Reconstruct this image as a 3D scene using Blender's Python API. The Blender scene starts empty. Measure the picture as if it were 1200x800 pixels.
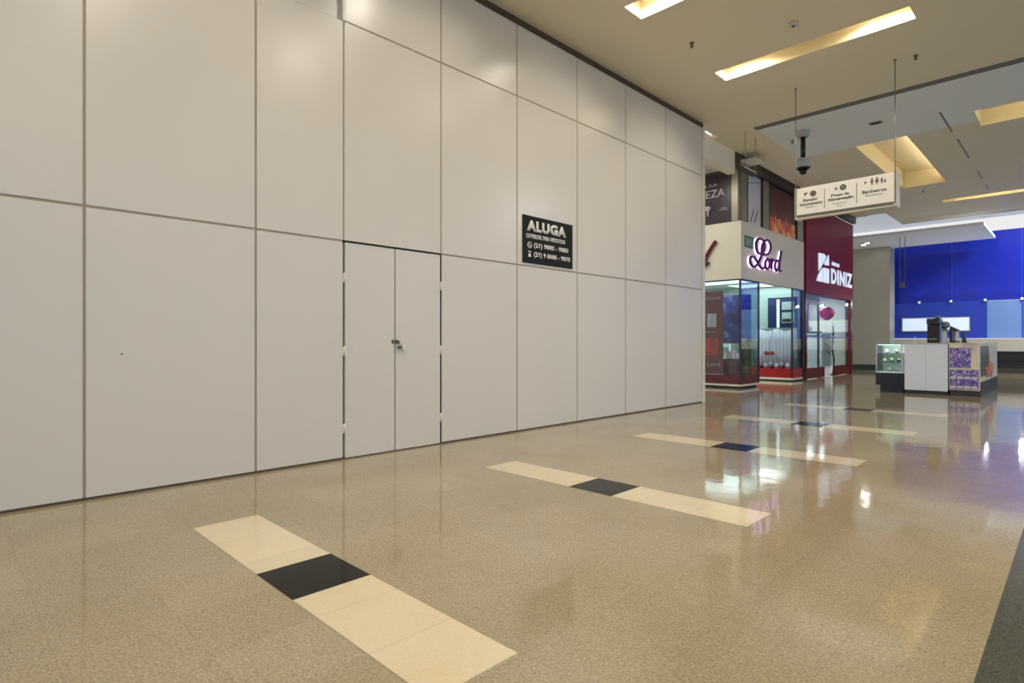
import bpy, bmesh, math, random
from mathutils import Vector, Matrix
random.seed(7)
S = bpy.context.scene
C = S.collection

# ---------------------------------------------------------------- camera
F = 675.0
YAW = math.atan(670 / 675.0)
cam = bpy.data.cameras.new('camera')
cam.sensor_width = 36.0
cam.lens = 36.0 * F / 1200.0
cam.clip_end = 200
co = bpy.data.objects.new('camera', cam)
co.location = (5.15, 0, 1.155)
co.rotation_euler = (math.radians(90), 0, YAW)
C.objects.link(co)
S.camera = co

# ---------------------------------------------------------------- exposure, world
S.view_settings.view_transform = 'Standard'
S.view_settings.look = 'None'
S.view_settings.gamma = 1.0
S.view_settings.use_curve_mapping = False
S.view_settings.exposure = 0.40
W = bpy.data.worlds.new('world')
S.world = W
W.use_nodes = True
bg = W.node_tree.nodes['Background']
# soft light of the rest of the mall: neutral overhead and behind, cooler daylight from the open side (+x)
_nt = W.node_tree
_tc = _nt.nodes.new('ShaderNodeTexCoord'); _sp = _nt.nodes.new('ShaderNodeSeparateXYZ')
_mr = _nt.nodes.new('ShaderNodeMapRange'); _mr.inputs['From Min'].default_value = -0.2; _mr.inputs['From Max'].default_value = 0.9
_mx = _nt.nodes.new('ShaderNodeMix'); _mx.data_type = 'RGBA'
_mx.inputs[6].default_value = (1.0, 0.975, 0.95, 1); _mx.inputs[7].default_value = (0.74, 0.95, 1.22, 1)
_nt.links.new(_tc.outputs['Generated'], _sp.inputs[0]); _nt.links.new(_sp.outputs[0], _mr.inputs['Value'])
_nt.links.new(_mr.outputs[0], _mx.inputs[0]); _nt.links.new(_mx.outputs[2], bg.inputs['Color'])
bg.inputs['Strength'].default_value = 0.66

LAMP_W = 17.0          # each recessed lamp
WARM = (1.0, 0.93, 0.82)
COOL = (0.80, 0.90, 1.0)

# ---------------------------------------------------------------- materials
def lin(c):
    return tuple(((v / 255.0) / 12.92 if v / 255.0 <= 0.04045 else ((v / 255.0 + 0.055) / 1.055) ** 2.4) for v in c)

def mat(name, rgb, rough=0.5, metal=0.0, noise=0.06, scale=8.0, emit=None, estr=0.0, bump=0.0, spec=0.5, coat=0.0):
    m = bpy.data.materials.new(name)
    m.use_nodes = True
    nt = m.node_tree
    b = nt.nodes['Principled BSDF']
    c = lin(rgb)
    tc = nt.nodes.new('ShaderNodeTexCoord')
    n = nt.nodes.new('ShaderNodeTexNoise')
    n.inputs['Scale'].default_value = scale
    n.inputs['Detail'].default_value = 4
    nt.links.new(tc.outputs['Object'], n.inputs['Vector'])
    mix = nt.nodes.new('ShaderNodeMix')
    mix.data_type = 'RGBA'
    mix.inputs[6].default_value = tuple(max(0, v * (1 - noise)) for v in c) + (1,)
    mix.inputs[7].default_value = tuple(min(1, v * (1 + noise)) for v in c) + (1,)
    nt.links.new(n.outputs['Fac'], mix.inputs[0])
    nt.links.new(mix.outputs[2], b.inputs['Base Color'])
    b.inputs['Roughness'].default_value = rough
    b.inputs['Metallic'].default_value = metal
    b.inputs['Specular IOR Level'].default_value = spec
    b.inputs['Coat Weight'].default_value = coat
    if emit:
        b.inputs['Emission Color'].default_value = lin(emit) + (1,)
        b.inputs['Emission Strength'].default_value = estr
    if bump:
        bp = nt.nodes.new('ShaderNodeBump')
        bp.inputs['Strength'].default_value = bump
        bp.inputs['Distance'].default_value = 0.01
        nt.links.new(n.outputs['Fac'], bp.inputs['Height'])
        nt.links.new(bp.outputs['Normal'], b.inputs['Normal'])
    return m

def floor_mat(name, rgb_a, rgb_b, rough, spec=0.5, tile=0.4067, ox=1.24, oy=1.13, joint=0.5, speck=0.5, streak=0.0):
    """polished granite: speckles, soft clouding, a tone of its own for every tile, fine joints"""
    m = bpy.data.materials.new(name)
    m.use_nodes = True
    nt = m.node_tree
    N = nt.nodes.new
    L = nt.links.new
    b = nt.nodes['Principled BSDF']
    geo = N('ShaderNodeNewGeometry')
    sep = N('ShaderNodeSeparateXYZ')
    L(geo.outputs['Position'], sep.inputs[0])
    def math_(op, a, c=None, v=None):
        q = N('ShaderNodeMath'); q.operation = op
        if hasattr(a, 'links'): L(a, q.inputs[0])
        else: q.inputs[0].default_value = a
        if c is not None:
            if hasattr(c, 'links'): L(c, q.inputs[1])
            else: q.inputs[1].default_value = c
        return q.outputs[0]
    tx = math_('DIVIDE', math_('SUBTRACT', sep.outputs[0], ox), tile)
    ty = math_('DIVIDE', math_('SUBTRACT', sep.outputs[1], oy), tile)
    fx = math_('FRACT', tx); fy = math_('FRACT', ty)
    ix = math_('FLOOR', tx); iy = math_('FLOOR', ty)
    ex = math_('ABSOLUTE', math_('SUBTRACT', fx, 0.5)); ey = math_('ABSOLUTE', math_('SUBTRACT', fy, 0.5))
    edge = math_('GREATER_THAN', math_('MAXIMUM', ex, ey), 0.5 - 0.0030 / tile)
    comb = N('ShaderNodeCombineXYZ'); L(ix, comb.inputs[0]); L(iy, comb.inputs[1])
    wn = N('ShaderNodeTexWhiteNoise'); wn.noise_dimensions = '2D'; L(comb.outputs[0], wn.inputs['Vector'])
    big = N('ShaderNodeTexNoise'); big.inputs['Scale'].default_value = 1.1; big.inputs['Detail'].default_value = 5
    L(geo.outputs['Position'], big.inputs['Vector'])
    fine = N('ShaderNodeTexNoise'); fine.inputs['Scale'].default_value = 95; fine.inputs['Detail'].default_value = 3
    fine.inputs['Roughness'].default_value = 0.7
    L(geo.outputs['Position'], fine.inputs['Vector'])
    vor = N('ShaderNodeTexVoronoi'); vor.inputs['Scale'].default_value = 160
    L(geo.outputs['Position'], vor.inputs['Vector'])
    f1 = N('ShaderNodeMix'); f1.data_type = 'RGBA'
    f1.inputs[6].default_value = lin(rgb_a) + (1,); f1.inputs[7].default_value = lin(rgb_b) + (1,)
    r1 = N('ShaderNodeMapRange'); r1.inputs['From Min'].default_value = 0.35; r1.inputs['From Max'].default_value = 0.65
    L(big.outputs['Fac'], r1.inputs['Value']); L(r1.outputs[0], f1.inputs[0])
    # speckle
    r2 = N('ShaderNodeMapRange'); r2.inputs['From Min'].default_value = 0.3; r2.inputs['From Max'].default_value = 0.7
    r2.inputs['To Min'].default_value = 1 - 0.42 * speck; r2.inputs['To Max'].default_value = 1 + 0.36 * speck
    L(fine.outputs['Fac'], r2.inputs['Value'])
    vs = N('ShaderNodeSeparateColor'); L(vor.outputs['Color'], vs.inputs[0])
    r3 = N('ShaderNodeMapRange'); r3.inputs['To Min'].default_value = 1 - 0.22 * speck; r3.inputs['To Max'].default_value = 1 + 0.22 * speck
    L(vs.outputs[0], r3.inputs['Value'])
    r4 = N('ShaderNodeMapRange'); r4.inputs['To Min'].default_value = 0.965; r4.inputs['To Max'].default_value = 1.035
    L(wn.outputs['Value'], r4.inputs['Value'])
    jt = math_('SUBTRACT', 1.0, math_('MULTIPLY', edge, 0.18 * joint))
    k = math_('MULTIPLY', math_('MULTIPLY', r2.outputs[0], r3.outputs[0]), math_('MULTIPLY', r4.outputs[0], jt))
    vm = N('ShaderNodeVectorMath'); vm.operation = 'SCALE'
    L(f1.outputs[2], vm.inputs[0]); L(k, vm.inputs['Scale'])
    L(vm.outputs[0], b.inputs['Base Color'])
    rr = N('ShaderNodeMapRange'); rr.inputs['To Min'].default_value = rough * 0.6; rr.inputs['To Max'].default_value = rough * 1.4
    L(big.outputs['Fac'], rr.inputs['Value']); L(rr.outputs[0], b.inputs['Roughness'])
    b.inputs['Specular IOR Level'].default_value = spec
    # very slight waviness between tiles so reflections break up
    w = N('ShaderNodeTexNoise'); w.inputs['Scale'].default_value = 5; w.inputs['Detail'].default_value = 2
    L(geo.outputs['Position'], w.inputs['Vector'])
    bp = N('ShaderNodeBump'); bp.inputs['Strength'].default_value = 0.06; bp.inputs['Distance'].default_value = 0.02
    L(w.outputs['Fac'], bp.inputs['Height']); L(bp.outputs['Normal'], b.inputs['Normal'])
    return m

def glass_mat(name, tint=(225, 240, 235), refl=1.0, rough=0.0):
    m = bpy.data.materials.new(name); m.use_nodes = True
    nt = m.node_tree; nt.nodes.remove(nt.nodes['Principled BSDF'])
    out = nt.nodes['Material Output']
    t = nt.nodes.new('ShaderNodeBsdfTransparent'); t.inputs[0].default_value = lin(tint) + (1,)
    g = nt.nodes.new('ShaderNodeBsdfGlossy'); g.inputs['Roughness'].default_value = rough
    fr = nt.nodes.new('ShaderNodeFresnel'); fr.inputs['IOR'].default_value = 1.5
    mu = nt.nodes.new('ShaderNodeMath'); mu.operation = 'MULTIPLY'; mu.inputs[1].default_value = refl
    mu.use_clamp = True
    mx = nt.nodes.new('ShaderNodeMixShader')
    nt.links.new(fr.outputs[0], mu.inputs[0]); nt.links.new(mu.outputs[0], mx.inputs[0])
    nt.links.new(t.outputs[0], mx.inputs[1]); nt.links.new(g.outputs[0], mx.inputs[2])
    nt.links.new(mx.outputs[0], out.inputs['Surface'])
    return m

def emis(name, rgb, strength):
    m = bpy.data.materials.new(name); m.use_nodes = True
    nt = m.node_tree
    b = nt.nodes['Principled BSDF']
    b.inputs['Base Color'].default_value = lin(rgb) + (1,)
    b.inputs['Emission Color'].default_value = lin(rgb) + (1,)
    b.inputs['Emission Strength'].default_value = strength
    return m

def print_mat(name, ramp, kind='noise', scale=6.0, rough=0.25, vec='Object', stretch=(1, 1, 1), dist=0.0):
    """a printed picture: ramp colours laid over a procedural pattern"""
    m = bpy.data.materials.new(name); m.use_nodes = True
    nt = m.node_tree; b = nt.nodes['Principled BSDF']
    tc = nt.nodes.new('ShaderNodeTexCoord'); mp = nt.nodes.new('ShaderNodeMapping')
    mp.inputs['Scale'].default_value = stretch
    nt.links.new(tc.outputs[vec], mp.inputs[0])
    if kind == 'noise':
        n = nt.nodes.new('ShaderNodeTexNoise'); n.inputs['Scale'].default_value = scale; n.inputs['Detail'].default_value = 6
        n.inputs['Distortion'].default_value = dist
        o = n.outputs['Fac']
    elif kind == 'cells':
        n = nt.nodes.new('ShaderNodeTexVoronoi'); n.inputs['Scale'].default_value = scale
        sp = nt.nodes.new('ShaderNodeSeparateColor'); nt.links.new(n.outputs['Color'], sp.inputs[0]); o = sp.outputs[0]
    else:
        n = nt.nodes.new('ShaderNodeTexGradient'); o = n.outputs['Fac']
    nt.links.new(mp.outputs[0], n.inputs['Vector'])
    cr = nt.nodes.new('ShaderNodeValToRGB')
    el = cr.color_ramp.elements
    while len(el) < len(ramp): el.new(0.5)
    for e, (p, c) in zip(el, ramp):
        e.position = p; e.color = lin(c) + (1,)
    nt.links.new(o, cr.inputs[0]); nt.links.new(cr.outputs[0], b.inputs['Base Color'])
    b.inputs['Roughness'].default_value = rough
    return m

M = {}
M['panel'] = mat('painted_panel', (213, 205, 193), 0.27, noise=0.025, scale=0.9, spec=0.6)
M['seam'] = mat('panel_seam', (158, 143, 122), 0.6, noise=0.03)
M['seam_dark'] = mat('dark_gap', (84, 70, 54), 0.8)
M['trim'] = mat('light_trim', (222, 214, 196), 0.35)
M['ceil'] = mat('ceiling_paint', (236, 226, 202), 0.7, noise=0.02, scale=0.6)
M['ceil_white'] = mat('cool_ceiling_paint', (236, 241, 244), 0.6, noise=0.02, scale=0.6)  # daylight's cool tint is put into this white
M['slot'] = mat('slot_plaster', (240, 226, 190), 0.6, noise=0.02)
M['shadow_gap'] = mat('dark_profile', (112, 108, 106), 0.6)
M['floor'] = floor_mat('polished_granite', (157, 141, 108), (167, 152, 124), 0.07, speck=0.7)
M['floor_dark'] = floor_mat('dark_granite', (74, 76, 64), (88, 88, 74), 0.2, tile=0.61, joint=0.6, speck=0.9)
M['inlay'] = floor_mat('cream_stone', (212, 194, 156), (218, 203, 170), 0.08, ox=1.245, oy=1.135, joint=0.9, speck=0.12)
M['inlay_dark'] = floor_mat('black_stone', (20, 16, 13), (25, 20, 16), 0.12, spec=0.12, ox=1.245, oy=1.135, joint=0.0, speck=0.5)
M['black'] = mat('black_gloss', (18, 18, 20), 0.25)
M['blackm'] = mat('black_matt', (30, 30, 33), 0.6)
M['sign_black'] = mat('sign_black_vinyl', (27, 25, 23), 0.55, noise=0.2, scale=3, spec=0.2)
M['sign_text'] = mat('sign_white_vinyl', (228, 222, 212), 0.4)
M['steel'] = mat('brushed_steel', (160, 155, 145), 0.3, metal=0.9, noise=0.08, scale=30)
M['brass'] = mat('old_brass', (112, 98, 66), 0.35, metal=0.7)
M['white'] = mat('white_laminate', (234, 236, 242), 0.3, noise=0.02)
M['offwhite'] = mat('offwhite_paint', (205, 200, 188), 0.5, noise=0.03)
M['facia'] = mat('greige_fascia', (226, 216, 194), 0.5, noise=0.03, scale=2)
M['glass'] = glass_mat('shop_glass', (243, 250, 249), 0.6)
M['glass_green'] = glass_mat('case_glass', (242, 250, 246), 0.9)
M['frame_dark'] = mat('dark_mullion', (28, 34, 40), 0.35, noise=0.1)
M['maroon'] = mat('maroon_lacquer', (96, 18, 26), 0.25, noise=0.08)
M['red_fascia'] = mat('wine_red_acrylic', (138, 12, 28), 0.5, noise=0.06, spec=0.2)
M['bright_red'] = mat('red_card', (158, 18, 28), 0.4)
M['purple'] = mat('purple_letter', (84, 24, 96), 0.3)
M['plum'] = mat('plum_letter', (112, 24, 50), 0.35)
M['halo'] = emis('letter_halo', (226, 196, 255), 3.2)
M['lit_white'] = emis('lit_letter', (214, 228, 246), 0.55)
M['green'] = mat('green_plate', (58, 120, 84), 0.4)
M['granite_grey'] = mat('grey_granite', (176, 174, 160), 0.3, noise=0.28, scale=26)
M['blue'] = mat('blue_cladding', (24, 44, 178), 0.22, noise=0.08, scale=0.7)
M['blue_low'] = mat('blue_lower_cladding', (44, 74, 200), 0.3, noise=0.10, scale=0.8)
M['blue_pale'] = emis('pale_blue_backlit', (112, 146, 206), 0.12)
M['screen'] = emis('lit_window', (206, 220, 236), 0.5)
M['spot'] = emis('spot_lens', (255, 250, 238), 14.0)
M['lamp'] = emis('lamp_diffuser', (255, 248, 226), 5.0)
M['cove'] = emis('cove_strip', (255, 236, 196), 1.2)
M['shoplight'] = emis('shop_light_panel', (226, 244, 244), 1.1)
M['bronze'] = mat('bronze_pilaster', (150, 142, 116), 0.35, metal=0.35, noise=0.18, scale=3)
M['beam'] = mat('dark_beam', (70, 62, 48), 0.5)
M['poster_dark'] = mat('dark_plum_print', (44, 24, 30), 0.3, noise=0.1, scale=3)
M['poster_text'] = mat('pale_print', (196, 178, 178), 0.5)
M['poster_white'] = mat('white_print', (216, 208, 212), 0.4, noise=0.05, scale=2)
M['poster_fire'] = print_mat('flame_print', [(0.30, (120, 30, 20)), (0.45, (190, 44, 22)), (0.55, (236, 96, 34)), (0.68, (255, 196, 120))], 'noise', 2.2, 0.35, stretch=(1, 1, 0.8), dist=1.0)
M['flame'] = print_mat('orange_flame_print', [(0.35, (214, 60, 26)), (0.5, (244, 130, 60)), (0.65, (255, 214, 150))], 'noise', 3.5, 0.35)
M['poster_brown'] = mat('brown_red_print', (98, 40, 28), 0.35, noise=0.25, scale=4)
M['poster_maroon'] = mat('maroon_print', (128, 44, 50), 0.35, noise=0.15, scale=3)
M['poster_red'] = print_mat('red_panel_print', [(0.3, (170, 26, 22)), (0.7, (228, 70, 40))], 'noise', 5, 0.35)
M['shop_wall'] = mat('shop_wall_paint', (176, 196, 190), 0.5, noise=0.04)
M['shop_blue'] = print_mat('blue_display_print', [(0.35, (30, 40, 92)), (0.55, (52, 66, 138)), (0.7, (128, 150, 190))], 'noise', 3, 0.25)
M['navy'] = mat('navy_board', (26, 34, 84), 0.3, noise=0.15)
M['cloth'] = mat('white_cloth', (222, 216, 230), 0.8, noise=0.05, bump=0.3)
M['vase'] = mat('olive_vase', (128, 132, 92), 0.35, noise=0.12)
M['pink'] = mat('pink_balloon', (232, 62, 84), 0.25, noise=0.03)
M['packs'] = print_mat('purple_flower_print', [(0.1, (84, 60, 142)), (0.35, (120, 92, 176)), (0.55, (156, 134, 198)), (0.75, (206, 196, 220)), (0.92, (100, 74, 156))], 'cells', 34, 0.3, stretch=(1, 1, 0.9))
M['cream_print'] = print_mat('cream_yellow_print', [(0.35, (214, 204, 140)), (0.5, (236, 226, 190)), (0.62, (222, 208, 196)), (0.8, (200, 178, 150))], 'noise', 2.2, 0.3)
M['grey_print'] = mat('grey_green_print', (92, 96, 84), 0.35, noise=0.2, scale=4)
M['orange'] = print_mat('orange_petals', [(0.3, (176, 64, 40)), (0.5, (232, 112, 74)), (0.65, (244, 196, 168))], 'noise', 16, 0.5)
M['navy_base'] = mat('black_navy_base', (26, 32, 48), 0.3)
M['plinth'] = mat('dark_brown_plinth', (52, 46, 46), 0.4)
M['grey_plastic'] = mat('grey_plastic', (104, 112, 112), 0.35)
M['pale_plastic'] = mat('pale_plastic', (196, 196, 208), 0.3)
M['skirting'] = mat('dark_green_skirting', (52, 70, 62), 0.3, noise=0.2, scale=20)
M['icon'] = mat('sign_icon_brown', (120, 96, 92), 0.5)
M['sign_grey'] = mat('sign_grey_rail', (112, 106, 100), 0.4)
M['sign_ink'] = mat('sign_dark_ink', (72, 66, 62), 0.5)
M['sign_face'] = mat('sign_face_acrylic', (232, 226, 216), 0.35, noise=0.02, emit=(232, 226, 216), estr=0.12)
M['dome'] = mat('camera_dome_grey', (178, 180, 184), 0.3)

# ---------------------------------------------------------------- mesh helpers
class MB:
    def __init__(self): self.bm = bmesh.new()
    def box(self, x0, x1, y0, y1, z0, z1, bev=0.0):
        x0, x1 = min(x0, x1), max(x0, x1); y0, y1 = min(y0, y1), max(y0, y1); z0, z1 = min(z0, z1), max(z0, z1)
        r = bmesh.ops.create_cube(self.bm, size=1.0)
        vs = r['verts']
        for v in vs:
            v.co = Vector(((x0 + x1) / 2 + v.co.x * (x1 - x0), (y0 + y1) / 2 + v.co.y * (y1 - y0), (z0 + z1) / 2 + v.co.z * (z1 - z0)))
        if bev > 0:
            es = list({e for v in vs for e in v.link_edges})
            bmesh.ops.bevel(self.bm, geom=es, offset=bev, segments=2, affect='EDGES', profile=0.6)
        return self
    def tube(self, pts, r, seg=8, cap=True):
        pts = [Vector(p) for p in pts]
        rs = r if isinstance(r, (list, tuple)) else [r] * len(pts)
        rings = []
        prev = None
        for i, p in enumerate(pts):
            if i == 0: d = pts[1] - p
            elif i == len(pts) - 1: d = p - pts[-2]
            else: d = (pts[i + 1] - pts[i - 1])
            d = d.normalized()
            if prev is None:
                a = Vector((0, 0, 1)) if abs(d.z) < 0.9 else Vector((1, 0, 0))
                u = d.cross(a).normalized()
            else:
                u = (prev - d * prev.dot(d))
                u = u.normalized() if u.length > 1e-5 else d.cross(Vector((1, 0, 0))).normalized()
            prev = u
            w = d.cross(u)
            rings.append([self.bm.verts.new(p + (u * math.cos(2 * math.pi * k / seg) + w * math.sin(2 * math.pi * k / seg)) * rs[i]) for k in range(seg)])
        for a, b in zip(rings, rings[1:]):
            for k in range(seg):
                f = self.bm.faces.new((a[k], a[(k + 1) % seg], b[(k + 1) % seg], b[k])); f.smooth = True
        if cap:
            self.bm.faces.new(rings[0][::-1]); self.bm.faces.new(rings[-1])
        return self
    def lathe(self, x, y, prof, seg=20):
        rings = []
        for r, z in prof:
            rings.append([self.bm.verts.new((x + r * math.cos(2 * math.pi * k / seg), y + r * math.sin(2 * math.pi * k / seg), z)) for k in range(seg)])
        for a, b in zip(rings, rings[1:]):
            for k in range(seg):
                f = self.bm.faces.new((a[k], a[(k + 1) % seg], b[(k + 1) % seg], b[k])); f.smooth = True
        self.bm.faces.new(rings[0][::-1]); self.bm.faces.new(rings[-1])
        return self
    def prism(self, pts, n):
        """closed polygon (3D points) pushed along n"""
        n = Vector(n)
        a = [self.bm.verts.new(Vector(p)) for p in pts]
        b = [self.bm.verts.new(Vector(p) + n) for p in pts]
        self.bm.faces.new(a); self.bm.faces.new(b[::-1])
        for i in range(len(a)):
            j = (i + 1) % len(a)
            self.bm.faces.new((a[i], b[i], b[j], a[j]))
        return self
    def build(self, name, m, parent=None):
        bmesh.ops.recalc_face_normals(self.bm, faces=self.bm.faces[:])
        me = bpy.data.meshes.new(name)
        self.bm.to_mesh(me); self.bm.free()
        me.materials.append(m)
        o = bpy.data.objects.new(name, me)
        C.objects.link(o)
        if parent is not None:
            o.parent = parent
            o.matrix_parent_inverse = Matrix.Translation(parent_loc(parent)).inverted()
        return o

def parent_loc(p):
    v = Vector(p.location)
    while p.parent is not None:
        v = Vector(p.location); break
    return Vector(p.location)

def box(name, m, x0, x1, y0, y1, z0, z1, parent=None, bev=0.0):
    return MB().box(x0, x1, y0, y1, z0, z1, bev).build(name, m, parent)

def struct(o, label=None):
    o['kind'] = 'structure'
    if label: o['label'] = label
    return o

def tag(o, label, cat, group=None, kind=None):
    o['label'] = label; o['category'] = cat
    if group: o['group'] = group
    if kind: o['kind'] = kind
    return o

def thing(name, label, cat, loc, group=None):
    o = bpy.data.objects.new(name, None)
    o.empty_display_size = 0.1
    o.location = loc
    C.objects.link(o)
    return tag(o, label, cat, group)

def lettering(name, body, m, origin, u, v, w, h, parent, depth=0.004, bold=0.0, spacing=1.0):
    """flat raised letters filling the w x h rectangle whose lower left corner is origin"""
    cu = bpy.data.curves.new(name, 'FONT')
    cu.body = body; cu.size = 1.0; cu.offset = bold; cu.space_character = spacing
    cu.resolution_u = 3
    cu.extrude = 0.0
    o = bpy.data.objects.new('t', cu)
    C.objects.link(o)
    bpy.context.view_layer.update()
    me = bpy.data.meshes.new_from_object(o.evaluated_get(bpy.context.evaluated_depsgraph_get()))
    bpy.data.objects.remove(o)
    xs = [p.co.x for p in me.vertices]; ys = [p.co.y for p in me.vertices]
    x0, x1, y0, y1 = min(xs), max(xs), min(ys), max(ys)
    u = Vector(u); v = Vector(v); n = u.cross(v).normalized(); og = Vector(origin)
    bm = bmesh.new(); bm.from_mesh(me)
    for p in bm.verts:
        p.co = og + u * ((p.co.x - x0) / (x1 - x0) * w) + v * ((p.co.y - y0) / (y1 - y0) * h) + n * depth
    r = bmesh.ops.extrude_face_region(bm, geom=bm.faces[:])
    for g in r['geom']:
        if isinstance(g, bmesh.types.BMVert): g.co -= n * depth * 0.9
    bmesh.ops.recalc_face_normals(bm, faces=bm.faces[:])
    me2 = bpy.data.meshes.new(name); bm.to_mesh(me2); bm.free()
    bpy.data.meshes.remove(me)
    me2.materials.append(m)
    q = bpy.data.objects.new(name, me2); C.objects.link(q)
    if parent is not None:
        q.parent = parent
        q.matrix_parent_inverse = Matrix.Translation(Vector(parent.location)).inverted()
    return q

def smooth_path(pts, sub=5):
    """Catmull-Rom through the points"""
    P = [Vector(p) for p in pts]
    P = [P[0] * 2 - P[1]] + P + [P[-1] * 2 - P[-2]]
    out = []
    for i in range(1, len(P) - 2):
        for k in range(sub):
            t = k / sub
            out.append(0.5 * ((2 * P[i]) + (-P[i - 1] + P[i + 1]) * t + (2 * P[i - 1] - 5 * P[i] + 4 * P[i + 1] - P[i + 2]) * t * t + (-P[i - 1] + 3 * P[i] - 3 * P[i + 1] + P[i + 2]) * t ** 3))
    out.append(P[-2])
    return out

def area(name, loc, sx, sy, watt, col, rot=(0, 0, 0), spread=180):
    l = bpy.data.lights.new(name, 'AREA'); l.shape = 'RECTANGLE'; l.size = sx; l.size_y = sy
    l.energy = watt; l.color = col; l.spread = math.radians(spread)
    o = bpy.data.objects.new(name, l); o.location = loc; o.rotation_euler = rot
    C.objects.link(o)
    return o

def holed(name, m, X0, X1, Y0, Y1, z0, z1, holes, kindlabel=None):
    """horizontal slab with rectangular holes, as one mesh"""
    xs = sorted({X0, X1} | {h[0] for h in holes} | {h[1] for h in holes})
    ys = sorted({Y0, Y1} | {h[2] for h in holes} | {h[3] for h in holes})
    xs = [x for x in xs if X0 <= x <= X1]; ys = [y for y in ys if Y0 <= y <= Y1]
    bm = bmesh.new()
    def inh(cx, cy): return any(h[0] < cx < h[1] and h[2] < cy < h[3] for h in holes)
    solid = {}
    for i in range(len(xs) - 1):
        for j in range(len(ys) - 1):
            solid[(i, j)] = not inh((xs[i] + xs[i + 1]) / 2, (ys[j] + ys[j + 1]) / 2)
    vc = {}
    def V(i, j, k):
        if (i, j, k) not in vc: vc[(i, j, k)] = bm.verts.new((xs[i], ys[j], (z0, z1)[k]))
        return vc[(i, j, k)]
    for (i, j), s in solid.items():
        if not s: continue
        bm.faces.new((V(i, j, 0), V(i, j + 1, 0), V(i + 1, j + 1, 0), V(i + 1, j, 0)))
        bm.faces.new((V(i, j, 1), V(i + 1, j, 1), V(i + 1, j + 1, 1), V(i, j + 1, 1)))
        for di, dj, a, b in ((-1, 0, (i, j), (i, j + 1)), (1, 0, (i + 1, j + 1), (i + 1, j)), (0, -1, (i + 1, j), (i, j)), (0, 1, (i, j + 1), (i + 1, j + 1))):
            if not solid.get((i + di, j + dj), False):
                bm.faces.new((V(*a, 0), V(*b, 0), V(*b, 1), V(*a, 1)))
    bmesh.ops.recalc_face_normals(bm, faces=bm.faces[:])
    me = bpy.data.meshes.new(name); bm.to_mesh(me); bm.free(); me.materials.append(m)
    o = bpy.data.objects.new(name, me); C.objects.link(o)
    return o

UY, UX, UZ = (0, 1, 0), (1, 0, 0), (0, 0, 1)

# ================================================================ FLOOR
struct(box('floor', M['floor'], -7, 4.885, -9, 31, -0.12, 0.0))
struct(box('floor_border', M['floor_dark'], 4.885, 16, -9, 31, -0.12, 0.0), 'dark grey green granite floor beside the beige tiles')
tn = 0
for k, y0 in enumerate([1.135, 3.575, 6.015, 8.455, 10.895]):
    tn += 1
    root = bpy.data.objects.new('trim_%d' % tn, None); C.objects.link(root); root.location = (2.44, y0 + 0.2, 0)
    struct(root, 'inlaid floor strip of cream stone tiles with one black tile')
    MB().box(1.245, 2.238, y0, y0 + 0.395, -0.02, 0.0015).build('cream_tiles', M['inlay'], root)
    MB().box(2.645, 3.66, y0, y0 + 0.395, -0.02, 0.0015).build('cream_tiles', M['inlay'], root)
    MB().box(2.238, 2.645, y0, y0 + 0.395, -0.02, 0.0015).build('black_tile', M['inlay_dark'], root)

# ================================================================ LEFT WALL (panelled hoarding)
CEIL = 5.33
ys = [-8.98, -7.76, -6.54, -5.32, -4.10, -2.88, -1.66, -0.44, 0.78, 2.0, 2.845, 4.05, 5.28, 6.51, 7.74, 8.97, 10.32]
zs = [0.02, 2.14, 4.30, 5.22]
G = 0.010
wb = MB()
for i in range(len(ys) - 1):
    for j in range(3):
        if abs(ys[i] - 2.845) < 0.01 and j == 0: continue      # the door stands here
        xb = -0.045 if (j == 2 and ys[i + 1] < 2.9) else 0.0
        wb.box(xb - 0.02, xb, ys[i] + G, ys[i + 1] - G, zs[j] + (G if j else 0), zs[j + 1] - G)
wall = struct(wb.build('wall_left', M['panel']))
b2 = MB()
b2.box(-0.16, -0.068, -9, 2.845, 0, 5.22).box(-0.16, -0.068, 2.845, 4.05, 2.15, 5.22).box(-0.16, -0.068, 4.05, 10.36, 0, 5.22)
b2.box(-0.068, -0.004, 2.86, 10.36, 4.295, 5.22).box(-0.068, -0.004, -9, 2.83, 0.0, 4.295).box(-0.068, -0.004, 4.06, 10.36, 0.0, 4.295).box(-0.068, -0.004, 2.83, 4.06, 2.15, 4.295)
bk = b2.build('wall_frame', M['seam'], wall); 
struct(box('trim_10', M['trim'], -0.16, 0.012, 10.32, 10.42, 0, 5.22), 'pale vertical end post of the panelled wall')
struct(box('trim_11', M['seam_dark'], -0.16, -0.03, -9, 10.42, 5.22, CEIL), 'dark shadow gap between wall and ceiling')  # shade under the ceiling put into the strip's dark brown
struct(box('trim_12', M['trim'], -0.044, 0.008, 2.832, 2.862, 4.30, 5.22), 'pale upright strip beside the set back upper panel')
struct(box('baseboard_left', M['seam_dark'], -0.05, -0.001, -9, 10.32, 0.0, 0.022))

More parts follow.
